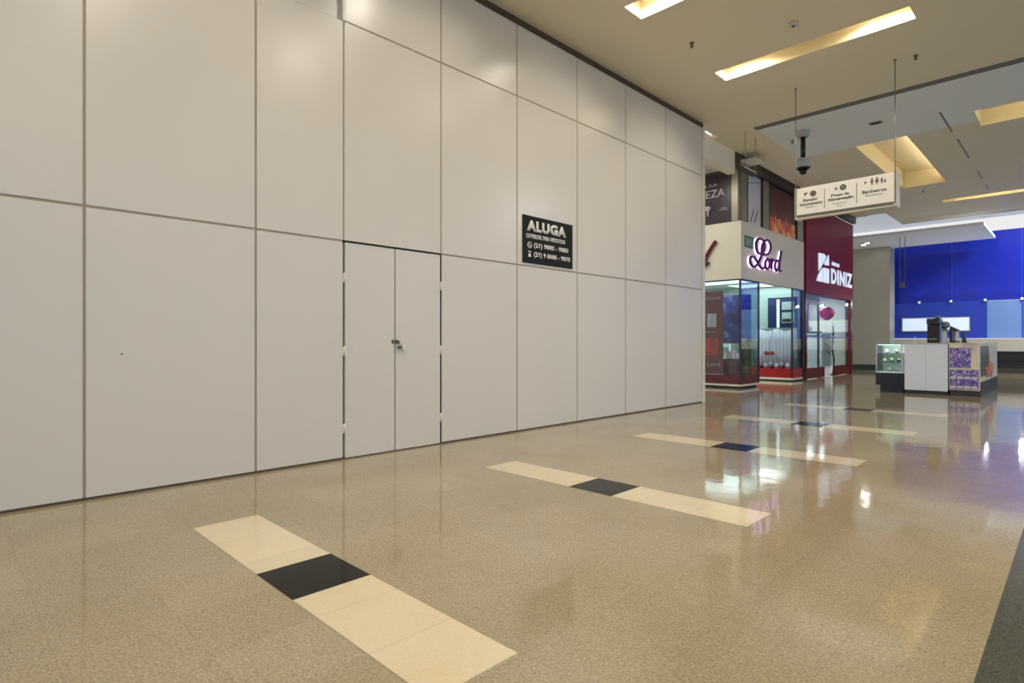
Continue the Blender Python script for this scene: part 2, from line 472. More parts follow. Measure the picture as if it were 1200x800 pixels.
# the double door in the hoarding
door = bpy.data.objects.new('door_1', None); C.objects.link(door); door.location = (0, 3.445, 0)
struct(door, 'flush double door in the panelled wall, closed with a hasp and padlock')
MB().box(-0.05, -0.042, 2.845, 4.05, 0, 2.15).build('door_backing', M['seam_dark'], door)
MB().box(-0.04, 0.002, 2.861, 3.432, 0.012, 2.128, 0.002).build('door_leaf', M['panel'], door)
MB().box(-0.04, 0.002, 3.446, 4.036, 0.012, 2.128, 0.002).build('door_leaf', M['panel'], door)
for yy in (2.853, 4.043):
    for zz in (1.78, 1.06, 0.30):
        MB().tube([(0.004, yy, zz - 0.05), (0.004, yy, zz + 0.05)], 0.009).box(-0.002, 0.004, yy - 0.018, yy + 0.018, zz - 0.045, zz + 0.045).build('hinge', M['trim'], door)
hs = MB().box(0.002, 0.012, 3.395, 3.478, 1.135, 1.172, 0.003).box(0.002, 0.018, 3.455, 3.49, 1.145, 1.162, 0.002).build('hasp', M['brass'], door)
MB().tube([(0.012, 3.463, 1.15), (0.03, 3.463, 1.15), (0.03, 3.475, 1.128)], 0.004).build('staple', M['brass'], hs)
MB().tube([(0.002, 3.415, 1.15), (0.02, 3.415, 1.15)], [0.009, 0.006]).build('screw_cap', M['steel'], hs)
pl = thing('padlock', 'small brass padlock hanging from the hasp of the double door', 'padlock', (0.03, 3.475, 1.075))
MB().box(0.018, 0.04, 3.458, 3.494, 1.075, 1.108, 0.004).build('lock_body', M['brass'], pl)
MB().tube([(0.029, 3.465, 1.105)] + [(0.029, 3.476 - 0.011 * math.cos(a), 1.122 + 0.012 * math.sin(a)) for a in [i * math.pi / 6 for i in range(7)]] + [(0.029, 3.487, 1.105)], 0.0028).build('shackle', M['steel'], pl)
kt = thing('key_tag', 'small whitish tag hanging beside the padlock on the double door', 'tag', (0.004, 3.53, 1.06))
MB().box(0.003, 0.03, 3.515, 3.552, 1.06, 1.115, 0.008).build('tag_plate', M['trim'], kt)
MB().tube([(0.02, 3.53, 1.112), (0.025, 3.51, 1.125), (0.029, 3.488, 1.118)], 0.002).build('cord', M['steel'], kt)
wbits = tag(MB().lathe(0.0, 0.0, [(0.006, 0), (0.006, 0.006)], 8).build('wall_screw', M['blackm']), 'tiny dark screw head on the wide panel left of the door', 'screw')
wbits.rotation_euler = (0, math.radians(90), 0); wbits.location = (0.0, 1.01, 1.06)

# ================================================================ CEILING
slots = []
for k in range(-3, 4):
    y0 = 6.09 + 2.47 * k if k != 1 else 8.57
    if y0 > 9.5 or y0 < -8: continue
    slots.append((1.07, 3.62, y0, y0 + 0.40))
slots2 = [(6.2, 8.75, a[2], a[3]) for a in slots]
RECESS = (1.66, 2.62, 13.95, 18.7)
SLOT_R = (3.73, 6.3, 13.3, 14.33)
SLOT_F = (2.13, 5.2, 21.05, 21.45)
holes = slots + slots2
main = struct(holed('ceiling', M['ceil'], -0.16, 9.5, -9, 11.30, CEIL, CEIL + 0.24, holes))
struct(holed('ceiling_cool_band', M['ceil_white'], 0.57, 9.5, 11.461, 13.95, CEIL, CEIL + 0.32, [SLOT_R]), 'cool white ceiling band beyond the dark shadow gap')  # blue cast of the daylight painted as a separate band
struct(holed('ceiling_side', M['ceil'], -0.28, 0.57, 11.30, 21.8, CEIL, CEIL + 0.24, []), 'beige ceiling strip along the shopfronts')
struct(holed('ceiling_far', M['ceil'], 0.57, 9.5, 13.95, 24.2, CEIL, CEIL + 0.32, [RECESS, (3.73, 6.3, 13.9, 14.33), SLOT_F]), 'beige ceiling above the kiosk')
struct(box('trim_13', M['shadow_gap'], 0.57, 9.5, 11.301, 11.46, CEIL - 0.012, CEIL + 0.2), 'dark shadow gap across the ceiling')  # flush strip, the gap's shade is in its grey
struct(box('trim_14', M['trim'], 0.57, 9.5, 24.2, 24.3, CEIL - 0.02, CEIL + 0.9), 'pale edge of the beige ceiling')
struct(box('ceiling_upper', M['ceil_white'], -7, 16, 21.8, 31, 6.3, 6.4), 'higher ceiling in front of the blue wall')
struct(box('trim_15', M['ceil_white'], -0.28, 0.57, 21.8, 21.86, CEIL, 6.3), 'riser at the end of the side ceiling')

lamp_labels = {}
def slot_lids(sl, depth=0.22):
    m_ = MB()
    for (x0, x1, y0, y1) in sl:
        m_.box(x0 - 0.03, x1 + 0.03, y0 - 0.03, y1 + 0.03, CEIL + depth, CEIL + depth + 0.03)
        m_.box(x0 - 0.02, x0, y0, y1, CEIL + 0.004, CEIL + depth); m_.box(x1, x1 + 0.02, y0, y1, CEIL + 0.004, CEIL + depth)
        m_.box(x0, x1, y0 - 0.02, y0, CEIL + 0.004, CEIL + depth); m_.box(x0, x1, y1, y1 + 0.02, CEIL + 0.004, CEIL + depth)
    return m_
# the lining sits inside the holes: make it slightly proud of the cut edge
def lining(sl, depth):
    m_ = MB()
    t = 0.012
    for (x0, x1, y0, y1) in sl:
        m_.box(x0, x1, y0, y1, CEIL + depth, CEIL + depth + 0.02)
        m_.box(x0, x0 + t, y0, y1, CEIL + 0.002, CEIL + depth); m_.box(x1 - t, x1, y0, y1, CEIL + 0.002, CEIL + depth)
        m_.box(x0 + t, x1 - t, y0, y0 + t, CEIL + 0.002, CEIL + depth); m_.box(x0 + t, x1 - t, y1 - t, y1, CEIL + 0.002, CEIL + depth)
    return m_
struct(lining(slots + slots2, 0.22).build('ceiling_slots', M['slot']), 'plaster lining of the narrow light slots')
struct(lining([SLOT_R, SLOT_F], 0.30).build('ceiling_slots_far', M['slot']), 'plaster lining of the far light slots')
struct(lining([RECESS], 0.42).build('ceiling_recess', M['slot']), 'plaster lining of the large lit ceiling recess')

def ceiling_light(x, y, label, real=True):
    t = thing('ceiling_light', label, 'ceiling light', (x, y, CEIL + 0.22), 'recessed ceiling lamps')
    MB().box(x - 0.26, x + 0.26, y - 0.125, y + 0.125, CEIL + 0.165, CEIL + 0.219, 0.006).build('housing', M['steel'], t)
    MB().box(x - 0.235, x + 0.235, y - 0.10, y + 0.10, CEIL + 0.155, CEIL + 0.166, 0.004).build('diffuser', M['lamp'], t)
    area('lamp_light', (x, y, CEIL + 0.15), 0.46, 0.19, LAMP_W, WARM, spread=164)
for s in slots + slots2:
    ym = (s[2] + s[3]) / 2
    near = s in slots
    for side, x in (('left', s[0] + 0.36), ('right', s[1] - 0.34)):
        if near and abs(s[2] - 8.57) < 0.05:
            lb = 'bright recessed lamp at the %s end of the long slot before the hanging sign' % side
        elif near and abs(s[2] - 6.09) < 0.05:
            lb = 'bright recessed lamp at the %s end of the slot cut by the top edge' % side
        else:
            lb = 'recessed ceiling lamp outside the picture, in a slot overhead'
        ceiling_light(x, ym, lb)
# lamps of the far slots and the cove
UP = (math.pi, 0, 0)
def strip(label, x0, x1, y0_, y1_, z, watt):
    t = thing('cove_light', label, 'cove light', ((x0 + x1) / 2, (y0_ + y1_) / 2, z), 'light strips in the ceiling coves')
    MB().box(x0, x1, y0_, y1_, z, z + 0.02).build('channel', M['trim'], t)
    MB().box(x0 + 0.01, x1 - 0.01, y0_ + 0.01, y1_ - 0.01, z + 0.02, z + 0.03).build('light_strip', M['cove'], t)
    area('cove_lamp', ((x0 + x1) / 2, (y0_ + y1_) / 2, z + 0.04), (x1 - x0) * 0.8, (y1_ - y0_) * 0.95, watt, (1.0, 0.93, 0.78), UP)
strip('warm light strip along the right edge of the large ceiling recess', 2.54, 2.60, 14.0, 18.6, CEIL + 0.10, 9)
strip('warm light strip along the wide slot at the right edge', 3.9, 6.2, 13.36, 13.42, CEIL + 0.10, 9)
strip('warm light strip in the long thin far slot above the blue wall', 2.2, 5.1, 21.10, 21.16, CEIL + 0.10, 6)
# sprinklers, detector, diffusers
def sprinkler(x, y, label):
    t = thing('sprinkler', label, 'sprinkler', (x, y, CEIL), 'ceiling sprinklers')
    MB().lathe(x, y, [(0.035, CEIL - 0.006), (0.035, CEIL)], 14).build('escutcheon', M['steel'], t)
    MB().lathe(x, y, [(0.012, CEIL - 0.045), (0.015, CEIL - 0.006)], 10).tube([(x - 0.02, y, CEIL - 0.05), (x - 0.012, y, CEIL - 0.03)], 0.003).build('nozzle', M['brass'], t)
    MB().lathe(x, y, [(0.024, CEIL - 0.062), (0.024, CEIL - 0.057), (0.01, CEIL - 0.05)], 12).build('deflector', M['brass'], t)
sprinkler(1.26, 7.49, 'small sprinkler head on the ceiling between the two lamp slots, nearest the panelled wall')
sprinkler(3.41, 10.12, 'small sprinkler head on the ceiling just right of the right sign rod')
sprinkler(0.85, 12.6, 'small sprinkler head on the cool white ceiling band beside the camera')
sprinkler(2.0, 16.0 + 3.3, 'small sprinkler head on the beige ceiling above the kiosk')
sd = thing('smoke_detector', 'round smoke detector on the beige ceiling above the long lamp slot', 'smoke detector', (2.34, 8.12, CEIL))
sd.location = (2.45, 7.95, CEIL)
MB().lathe(2.45, 7.95, [(0.03, CEIL - 0.045), (0.055, CEIL - 0.03), (0.06, CEIL)], 18).build('housing', M['offwhite'], sd)
MB().lathe(2.45, 7.95, [(0.018, CEIL - 0.055), (0.018, CEIL - 0.045)], 12).build('sensor', M['blackm'], sd)
for (x, y0, y1, lb) in ((3.29, 12.95, 14.3, 'thin dark linear air slot on the cool ceiling band'), (3.3, 14.9, 16.6, 'thin dark linear air slot beside the large lit recess'), (3.3, 18.0, 19.0, 'thin dark linear air slot beyond the large recess'), (3.3, 19.7, 20.4, 'thin dark linear air slot nearest the blue wall')):
    t = thing('air_slot', lb, 'air vent', (x, (y0 + y1) / 2, CEIL), 'linear air slots')
    MB().box(x - 0.013, x + 0.013, y0, y1, CEIL - 0.006, CEIL + 0.0).build('slot_frame', M['blackm'], t)
    MB().box(x - 0.004, x + 0.004, y0 + 0.02, y1 - 0.02, CEIL - 0.009, CEIL - 0.006).build('slot_blade', M['steel'], t)
t = thing('ceiling_spotlight', 'small recessed spotlight with dark opening on the cool ceiling band', 'spotlight', (2.33, 12.7, CEIL))
MB().box(2.22, 2.44, 12.62, 12.78, CEIL - 0.008, CEIL).build('spot_frame', M['steel'], t)
MB().box(2.25, 2.41, 12.65, 12.75, CEIL - 0.012, CEIL - 0.008).build('spot_opening', M['blackm'], t)
area('spot_lamp', (7.2, 13.0, CEIL - 0.05), 0.5, 0.5, 110, (0.93, 0.97, 1.0))  # added out of view to brighten the kiosk, no fitting here

# ================================================================ RENT SIGN
sg = thing('rental_sign', 'black board with white ALUGA lettering fixed to the panelled wall', 'sign', (0.0, 5.885, 2.18))
MB().box(0.001, 0.012, 5.375, 6.395, 2.18, 2.80, 0.002).build('sign_board', M['sign_black'], sg)
bx = 0.012
lettering('heading_lettering', 'ALUGA', M['sign_text'], (bx, 5.45, 2.60), UY, UZ, 0.80, 0.145, sg, 0.002, bold=0.06, spacing=1.12)
for w_, a_, b_ in (('COMERCIAL', 5.435, 0.31), ('PARA', 5.765, 0.13), ('NEGOCIOS', 5.915, 0.31)):
    lettering('subtitle_lettering', w_, M['sign_text'], (bx, a_, 2.508), UY, UZ, b_, 0.056, sg, 0.002, bold=0.04)
lettering('phone_lettering', '(21) 9880 - 9880', M['sign_text'], (bx, 5.585, 2.375), UY, UZ, 0.71, 0.08, sg, 0.002, bold=0.03)
lettering('phone_lettering', '(21) 9 8680 - 9870', M['sign_text'], (bx, 5.585, 2.255), UY, UZ, 0.75, 0.08, sg, 0.002, bold=0.03)
ring = [(bx + 0.002, 5.50 + 0.036 * math.cos(a), 2.415 + 0.036 * math.sin(a)) for a in [i * math.pi / 10 for i in range(21)]]
MB().tube(ring, 0.006, 6).tube([(bx + 0.002, 5.485, 2.43), (bx + 0.002, 5.49, 2.408), (bx + 0.002, 5.515, 2.402)], 0.006, 6).build('phone_icon', M['sign_text'], sg)
MB().tube([(bx + 0.002, 5.475, 2.325), (bx + 0.002, 5.50, 2.335), (bx + 0.002, 5.525, 2.325)], 0.008, 6).prism([(bx, 5.475, 2.262), (bx, 5.528, 2.262), (bx, 5.515, 2.31), (bx, 5.488, 2.31)], (0.003, 0, 0)).build('telephone_icon', M['sign_text'], sg)

# ================================================================ HANGING DIRECTION SIGN
y0 = 10.12
hsn = thing('direction_sign', 'white hanging direction sign in three fields on two thin rods', 'sign', (2.48, y0, 3.17))
MB().box(1.79, 3.15, y0 - 0.05, y0 + 0.05, 3.235, 3.675, 0.004).build('sign_face', M['sign_face'], hsn)
MB().box(1.79, 3.15, y0 - 0.065, y0 + 0.05, 3.19, 3.233, 0.003).build('grey_rail', M['sign_grey'], hsn)
MB().box(1.79, 3.15, y0 - 0.06, y0 + 0.05, 3.165, 3.19, 0.003).build('bottom_edge', M['trim'], hsn)
MB().box(1.755, 1.79, y0 - 0.07, y0 + 0.16, 3.165, 3.68, 0.004).build('end_cap', M['trim'], hsn)
MB().box(3.15, 3.185, y0 - 0.07, y0 + 0.16, 3.165, 3.68, 0.004).build('end_cap', M['trim'], hsn)
for rx in (1.775, 3.168):
    MB().tube([(rx, y0 - 0.075, 3.2), (rx, y0 - 0.075, CEIL)], 0.007).lathe(rx, y0 - 0.075, [(0.02, CEIL - 0.025), (0.02, CEIL)], 10).build('rod', M['steel'], hsn)
fy = y0 - 0.051
for dx in (2.205, 2.66):
    MB().box(dx - 0.004, dx + 0.004, fy - 0.002, fy, 3.29, 3.60).build('divider', M['sign_ink'], hsn)
def st(body, x, z, w, h, bold=0.0):
    lettering('lettering', body, M['sign_ink'], (x, fy, z), UX, UZ, w, h, hsn, 0.002, bold)
st('Elevador', 1.885, 3.44, 0.22, 0.05, 0.02); st('Estacionamento', 1.83, 3.375, 0.345, 0.05, 0.02); st('Elevator', 1.925, 3.335, 0.14, 0.022)
st('Praça', 2.30, 3.44, 0.165, 0.052, 0.02); st('de', 2.485, 3.448, 0.07, 0.044, 0.02); st('Alimentação', 2.25, 3.375, 0.37, 0.056, 0.03); st('Food Court', 2.33, 3.325, 0.2, 0.022); st('Floor 2', 2.39, 3.285, 0.1, 0.018)
st('Banheiros', 2.735, 3.415, 0.32, 0.052, 0.02); st('Restrooms', 2.78, 3.37, 0.22, 0.026)
def disc(x, z, r, m_=M['icon']):
    pts = [(x + r * math.cos(a), fy - 0.003, z + r * math.sin(a)) for a in [i * math.pi / 10 for i in range(20)]]
    MB().prism(pts, (0, 0.003, 0)).build('icon', m_, hsn)
disc(2.035, 3.555, 0.048)
ar = MB().prism([(1.90, fy - 0.003, 3.54), (1.925, fy - 0.003, 3.54), (1.925, fy - 0.003, 3.565), (1.95, fy - 0.003, 3.565), (1.95, fy - 0.003, 3.585), (1.90, fy - 0.003, 3.585)], (0, 0.003, 0)).build('arrow', M['plum'], hsn)
disc(2.47, 3.575, 0.045, M['sign_ink'])
MB().box(2.452, 2.456, fy - 0.006, fy - 0.003, 3.55, 3.60).box(2.462, 2.466, fy - 0.006, fy - 0.003, 3.55, 3.60).box(2.482, 2.488, fy - 0.006, fy - 0.003, 3.55, 3.60).build('fork_icon', M['trim'], hsn)
MB().prism([(2.345, fy - 0.003, 3.57), (2.385, fy - 0.003, 3.545), (2.385, fy - 0.003, 3.595)], (0, 0.003, 0)).build('arrow', M['icon'], hsn)
MB().prism([(2.80, fy - 0.003, 3.585), (2.765, fy - 0.003, 3.56), (2.765, fy - 0.003, 3.61)], (0, 0.003, 0)).build('arrow', M['icon'], hsn)
def person_icon(x, z, h, skirt):
    r = h * 0.13
    pts = [(x + r * math.cos(a), fy - 0.003, z + h - r + r * math.sin(a)) for a in [i * math.pi / 6 for i in range(12)]]
    m_ = MB().prism(pts, (0, 0.003, 0))
    w = h * (0.26 if skirt else 0.16)
    m_.prism([(x - w, fy - 0.003, z + h * 0.28), (x + w, fy - 0.003, z + h * 0.28), (x + h * 0.16, fy - 0.003, z + h * 0.72), (x - h * 0.16, fy - 0.003, z + h * 0.72)], (0, 0.003, 0))
    for s in (-1, 1):
        m_.box(x + s * h * 0.07 - h * 0.045, x + s * h * 0.07 + h * 0.045, fy - 0.003, fy, z, z + h * 0.28)
    m_.build('person_icon', M['icon'], hsn)
person_icon(2.865, 3.535, 0.105, False); person_icon(2.93, 3.535, 0.105, True); person_icon(2.995, 3.535, 0.085, False); person_icon(3.035, 3.535, 0.06, True)

# ================================================================ DOME CAMERA
cx, cy = 1.19, 12.2
dc = thing('security_camera', 'grey dome security camera hanging from the ceiling on a black pole', 'security camera', (cx, cy, CEIL))
MB().lathe(cx, cy, [(0.10, CEIL - 0.12), (0.12, CEIL - 0.03), (0.12, CEIL)], 20).build('mount', M['dome'], dc)
MB().lathe(cx, cy, [(0.045, 4.78), (0.045, CEIL - 0.12)], 14).build('pole', M['black'], dc)
MB().lathe(cx, cy, [(0.135, 4.60), (0.135, 4.70), (0.09, 4.79), (0.05, 4.80)], 22).build('housing', M['dome'], dc)
MB().lathe(cx, cy, [(0.10, 4.57), (0.137, 4.602)], 20).lathe(cx, cy, [(0.03, 4.47), (0.06, 4.50), (0.08, 4.575)], 18).build('dome', M['black'], dc)

# ================================================================ SIDE CORRIDOR AND SHOP SHELL
struct(box('wall_side_left', M['offwhite'], -7, -6.9, 10.4, 23.4, 0, 5.4), 'end wall of the side corridor')
struct(box('ceiling_corridor', M['ceil_white'], -6.9, -0.5, 10.4, 13.88, 5.42, 5.5), 'white ceiling of the side corridor')
struct(box('trim_20', M['ceil'], -0.5, -0.34, 10.44, 12.55, 4.88, 5.42), 'beige bulkhead at the corridor mouth')
struct(box('trim_21', M['beam'], -0.5, -0.30, 12.55, 13.86, 5.10, 5.42), 'dark beam end beside the bulkhead')
struct(box('trim_22', M['beam'], -0.78, -0.66, 13.9, 23.4, 5.38, 5.6), 'dark beam above the upper posters')
struct(box('ceiling_cavity', M['ceil'], -0.9, -0.28, 13.86, 23.4, 5.6, 5.66), 'beige soffit between the shopfront and the ceiling')
struct(box('wall_shop_back', M['offwhite'], -6.9, -6.8, 13.9, 23.4, 0, 3.0), 'back wall of the shops')
struct(box('wall_shop_divider', M['shop_wall'], -6.8, -0.85, 18.3, 18.4, 0, 5.4), 'dividing wall between the two shops')
struct(box('wall_shop_upper', M['beam'], -3.4, -0.85, 13.98, 18.3, 4.12, 5.58), 'upper wall above the shop fascia')
struct(box('ceiling_shop', M['white'], -6.8, -0.95, 13.98, 18.3, 2.9, 3.0), 'white shop ceiling')
struct(box('ceiling_shop_optician', M['white'], -6.8, -0.95, 18.4, 23.2, 2.9, 3.0), 'white ceiling of the red fronted shop')

# --- perfume/gift shop front
sf = thing('shopfront', 'corner shopfront with greige fascia, purple script lettering and lit glass windows', 'shopfront', (-0.85, 16.1, 0))
fa = MB().box(-0.94, -0.78, 13.9, 18.34, 2.69, 4.11).box(-3.4, -0.94, 13.9, 13.97, 2.69, 4.11).build('fascia', M['facia'], sf)
# script word on the front
XF = -0.72
def stroke(pts, r, nm, m_, par, X=XF):
    P = smooth_path([(X, a, b) for a, b in pts], 5)
    MB().tube(P, r, 8).build(nm, m_, par)
L1 = [(15.04, 3.42), (14.80, 3.40), (14.68, 3.50), (14.66, 3.64), (14.82, 3.76), (15.08, 3.77), (15.2, 3.66), (15.14, 3.50), (15.02, 3.38), (14.89, 3.25), (14.74, 3.11), (14.50, 3.03), (14.31, 3.10), (14.32, 3.24), (14.50, 3.27), (14.70, 3.19), (14.90, 3.07), (15.10, 3.04), (15.26, 3.12)]
L2 = [(15.02, 3.40), (15.03, 3.58), (15.18, 3.74), (15.42, 3.80), (15.60, 3.70), (15.56, 3.54), (15.38, 3.43), (15.12, 3.40)]
O1 = [(15.40, 3.32), (15.26, 3.22), (15.26, 3.09), (15.40, 3.05), (15.52, 3.13), (15.52, 3.26), (15.40, 3.32)]
R1 = [(15.58, 3.30), (15.68, 3.33), (15.66, 3.20), (15.68, 3.07)]
R2 = [(15.66, 3.18), (15.74, 3.30), (15.88, 3.33)]
D1 = [(16.20, 3.30), (16.08, 3.34), (15.95, 3.27), (15.92, 3.14), (16.02, 3.06), (16.15, 3.14), (16.22, 3.34)]
D2 = [(16.36, 3.62), (16.28, 3.42), (16.22, 3.22), (16.22, 3.09), (16.34, 3.08)]
for nm, P in (('letter_l', L1), ('letter_l', L2), ('letter_o', O1), ('letter_r', R1), ('letter_r', R2), ('letter_d', D1), ('letter_d', D2)):
    stroke(P, 0.036, nm, M['purple'], sf)
    stroke(P, 0.020, 'halo_light', M['halo'], sf, -0.752)
# side letter on the corridor face (partly behind the panelled wall)
def stroke_y(pts, r, nm, m_, par, Y):
    MB().tube(smooth_path([(a, Y, b) for a, b in pts], 5), r, 8).build(nm, m_, par)
stroke_y([(-1.40, 3.68), (-1.52, 3.52), (-1.66, 3.30), (-1.75, 3.10)], 0.045, 'side_letter', M['plum'], sf, 13.85)
stroke_y([(-1.58, 3.16), (-1.68, 3.10), (-1.80, 3.06)], 0.038, 'side_letter', M['plum'], sf, 13.85)
stroke_y([(-1.76, 3.40), (-1.77, 3.26), (-1.80, 3.10)], 0.03, 'side_letter', M['plum'], sf, 13.85)
gp = MB().box(-0.779, -0.765, 14.1, 14.62, 3.49, 3.78).build('green_plate', M['green'], sf)
gp['label'] = 'small green square plate beside the script lettering'
lettering('plate_letter', 'BY', M['offwhite'], (-0.765, 14.2, 3.55), UY, UZ, 0.3, 0.16, gp, 0.004)
# display window 1 (corner)
MB().box(-3.3, -0.80, 13.92, 15.05, 0.10, 0.32).build('window_base', M['maroon'], sf)
MB().box(-3.3, -0.79, 13.905, 15.06, 0.05, 0.10).build('kick_strip', M['trim'], sf)
MB().box(-3.3, -0.86, 13.96, 15.0, 0.0, 0.05).build('plinth', M['blackm'], sf)
MB().box(-3.3, -0.80, 13.905, 13.917, 0.32, 2.69).build('side_glass', M['glass'], sf)
MB().box(-0.812, -0.80, 13.92, 15.04, 0.32, 2.69).build('front_glass', M['glass'], sf)
MB().box(-0.83, -0.79, 13.90, 13.94, 0.10, 2.69).build('corner_mullion', M['frame_dark'], sf)
MB().box(-0.82, -0.79, 15.02, 15.06, 0.10, 2.69).build('mullion', M['frame_dark'], sf)
MB().box(-0.82, -0.785, 13.90, 15.06, 2.655, 2.69).box(-3.3, -0.79, 13.895, 13.925, 2.655, 2.69).build('top_rail', M['frame_dark'], sf)
MB().box(-2.6, -0.82, 15.03, 15.042, 0.32, 2.69).build('return_glass', M['glass'], sf)
# display window 2 beyond the entrance
MB().box(-2.6, -0.80, 17.46, 18.28, 0.10, 0.36).build('window_base', M['bright_red'], sf)
MB().box(-2.6, -0.79, 17.445, 18.30, 0.04, 0.10).build('kick_strip', M['trim'], sf)
MB().box(-2.6, -0.86, 17.5, 18.25, 0.0, 0.04).build('plinth', M['blackm'], sf)
MB().box(-2.6, -0.80, 17.452, 17.464, 0.36, 2.69).build('side_glass', M['glass'], sf)
MB().box(-0.812, -0.80, 17.47, 18.26, 0.36, 2.69).build('front_glass', M['glass'], sf)
MB().box(-0.83, -0.79, 17.44, 17.47, 0.10, 2.69).build('corner_mullion', M['frame_dark'], sf)
MB().box(-0.86, -0.78, 18.26, 18.40, 0.0, 2.69).build('end_mullion', M['frame_dark'], sf)
MB().box(-0.82, -0.785, 17.44, 18.30, 2.655, 2.69).build('top_rail', M['frame_dark'], sf)

# lights inside the shop
def shop_light(x0, x1, y0_, y1_, watt, label, zz=2.88):
    t = thing('shop_ceiling_light', label, 'ceiling light', ((x0 + x1) / 2, (y0_ + y1_) / 2, 2.9), 'shop ceiling lights')
    MB().box(x0, x1, y0_, y1_, 2.86, 2.9, 0.004).build('housing', M['white'], t)
    MB().box(x0 + 0.03, x1 - 0.03, y0_ + 0.03, y1_ - 0.03, 2.85, 2.86).build('diffuser', M['shoplight'], t)
    area('shop_lamp', ((x0 + x1) / 2, (y0_ + y1_) / 2, 2.83), x1 - x0, y1_ - y0_, watt, (0.86, 0.96, 1.0))
shop_light(-3.1, -0.95, 14.02, 14.95, 14, 'cool lit panel in the ceiling of the corner display window')
shop_light(-3.1, -1.05, 15.25, 16.6, 18, 'cool lit panel above the entrance of the corner shop')
shop_light(-2.6, -0.95, 17.1, 18.2, 12, 'cool lit panel in the ceiling over the white draped display')
shop_light(-5.5, -3.5, 15.2, 16.4, 90, 'cool lit panel deep inside the corner shop')

# contents of window 1
ps = thing('window_poster', 'tall maroon poster with red square, hung inside the corner glass', 'poster', (-1.7, 13.95, 0.34))
MB().box(-2.3, -1.25, 13.935, 13.95, 0.34, 2.42).build('poster_sheet', M['poster_maroon'], ps)
MB().box(-1.95, -1.37, 13.925, 13.934, 0.80, 1.24).build('red_square', M['poster_red'], ps)
MB().box(-1.66, -1.42, 13.925, 13.934, 1.52, 1.86).build('photo_square', M['poster_white'], ps)
MB().box(-1.535, -1.53, 13.918, 13.925, 1.54, 1.84).build('photo_line', M['sign_grey'], ps)
lettering('poster_lettering', 'Especial', M['poster_text'], (-1.68, 13.934, 2.2), UX, UZ, 0.36, 0.09, ps, 0.004)
lettering('poster_lettering', 'Lord', M['poster_text'], (-1.66, 13.934, 0.52), UX, UZ, 0.33, 0.12, ps, 0.004)
lettering('poster_lettering', 'perfumes', M['poster_text'], (-1.75, 13.934, 1.36), UX, UZ, 0.3, 0.06, ps, 0.004)
bd = thing('advertising_stand', 'blue printed panel standing inside the corner display window', 'stand', (-1.0, 14.9, 0.32))
MB().box(-2.5, -0.95, 14.90, 14.94, 1.15, 2.38, 0.004).build('printed_face', M['shop_blue'], bd)
MB().box(-2.5, -0.95, 14.89, 14.95, 1.10, 1.15).box(-2.5, -2.46, 14.90, 14.94, 0.32, 1.10).box(-0.99, -0.95, 14.90, 14.94, 0.32, 1.10).build('stand', M['steel'], bd)
cb = thing('display_plinth', 'dark red display block with white boxes on top in the corner window', 'display block', (-1.1, 14.35, 0.32))
MB().box(-1.32, -0.98, 14.1, 14.42, 0.32, 0.72, 0.006).build('block', M['maroon'], cb)
for i, (bx_, bz) in enumerate([(-1.28, 0.16), (-1.16, 0.2), (-1.06, 0.14)]):
    t = thing('gift_box', ['small white gift box on the red block, leftmost of three', 'tallest of the three white gift boxes on the red block', 'smallest white gift box, right end of the red block'][i], 'box', (bx_ + 0.04, 14.25, 0.722), 'white gift boxes in the corner window')
    MB().box(bx_, bx_ + 0.09, 14.2, 14.3, 0.722, 0.722 + bz, 0.004).build('carton', M['white'], t)
    MB().box(bx_ - 0.003, bx_ + 0.093, 14.197, 14.303, 0.722 + bz, 0.722 + bz + 0.025, 0.003).build('lid', M['poster_text'], t)
v = thing('floor_vase', 'tall olive glazed vase behind the glass of the corner display window', 'vase', (-1.02, 14.62, 0.32))
MB().lathe(-1.02, 14.62, [(0.10, 0.322), (0.12, 0.36), (0.13, 0.8), (0.15, 0.95), (0.13, 1.02)], 20).build('vase_body', M['vase'], v)
MB().lathe(-1.02, 14.62, [(0.07, 1.02), (0.05, 1.16), (0.09, 1.24)], 20).build('vase_neck', M['offwhite'], v)
# contents around the entrance / window 2
dr = thing('draped_backdrop', 'white draped cloth backdrop behind the red goods in the second display window', 'backdrop', (-1.45, 18.2, 0.36))
m_ = MB(); n = 60
for side in (0, 1):
    pass
bm = m_.bm
rows = []
for zz in (0.37, 0.8, 1.2, 1.5):
    rows.append([bm.verts.new((-2.15 + 1.25 * i / n, 18.16 + 0.035 * math.sin(i * 1.25) * (1.2 - 0.5 * (zz - 0.37)), zz + (0.04 * math.sin(i * 0.25) if zz > 1.4 else 0))) for i in range(n + 1)])
for a, b in zip(rows, rows[1:]):
    for i in range(n):
        f = bm.faces.new((a[i], a[i + 1], b[i + 1], b[i])); f.smooth = True
o = m_.build('cloth', M['cloth'], dr)
so = o.modifiers.new('thick', 'SOLIDIFY'); so.thickness = 0.012
MB().tube([(-2.16, 18.18, 1.53), (-0.88, 18.18, 1.53)], 0.015).build('rail', M['steel'], dr)
fr = thing('wall_panel', 'dark blue framed panel with white light bar above the draped backdrop', 'wall panel', (-1.4, 18.28, 1.55))
MB().box(-1.80, -0.95, 18.262, 18.298, 1.58, 2.50, 0.004).build('panel', M['navy'], fr)
MB().box(-1.53, -1.45, 18.24, 18.262, 1.58, 2.44).build('light_bar', M['lit_white'], fr)
MB().box(-1.38, -1.02, 18.25, 18.262, 2.12, 2.36).box(-1.38, -1.02, 18.25, 18.262, 1.72, 2.04).build('pale_field', M['shop_wall'], fr)
MB().box(-1.36, -1.12, 18.236, 18.25, 1.75, 1.84).build('dark_field', M['blackm'], fr)
rb = thing('red_bow', 'red bow shaped ornament hanging in the second display window', 'ornament', (-1.62, 17.95, 0.72))
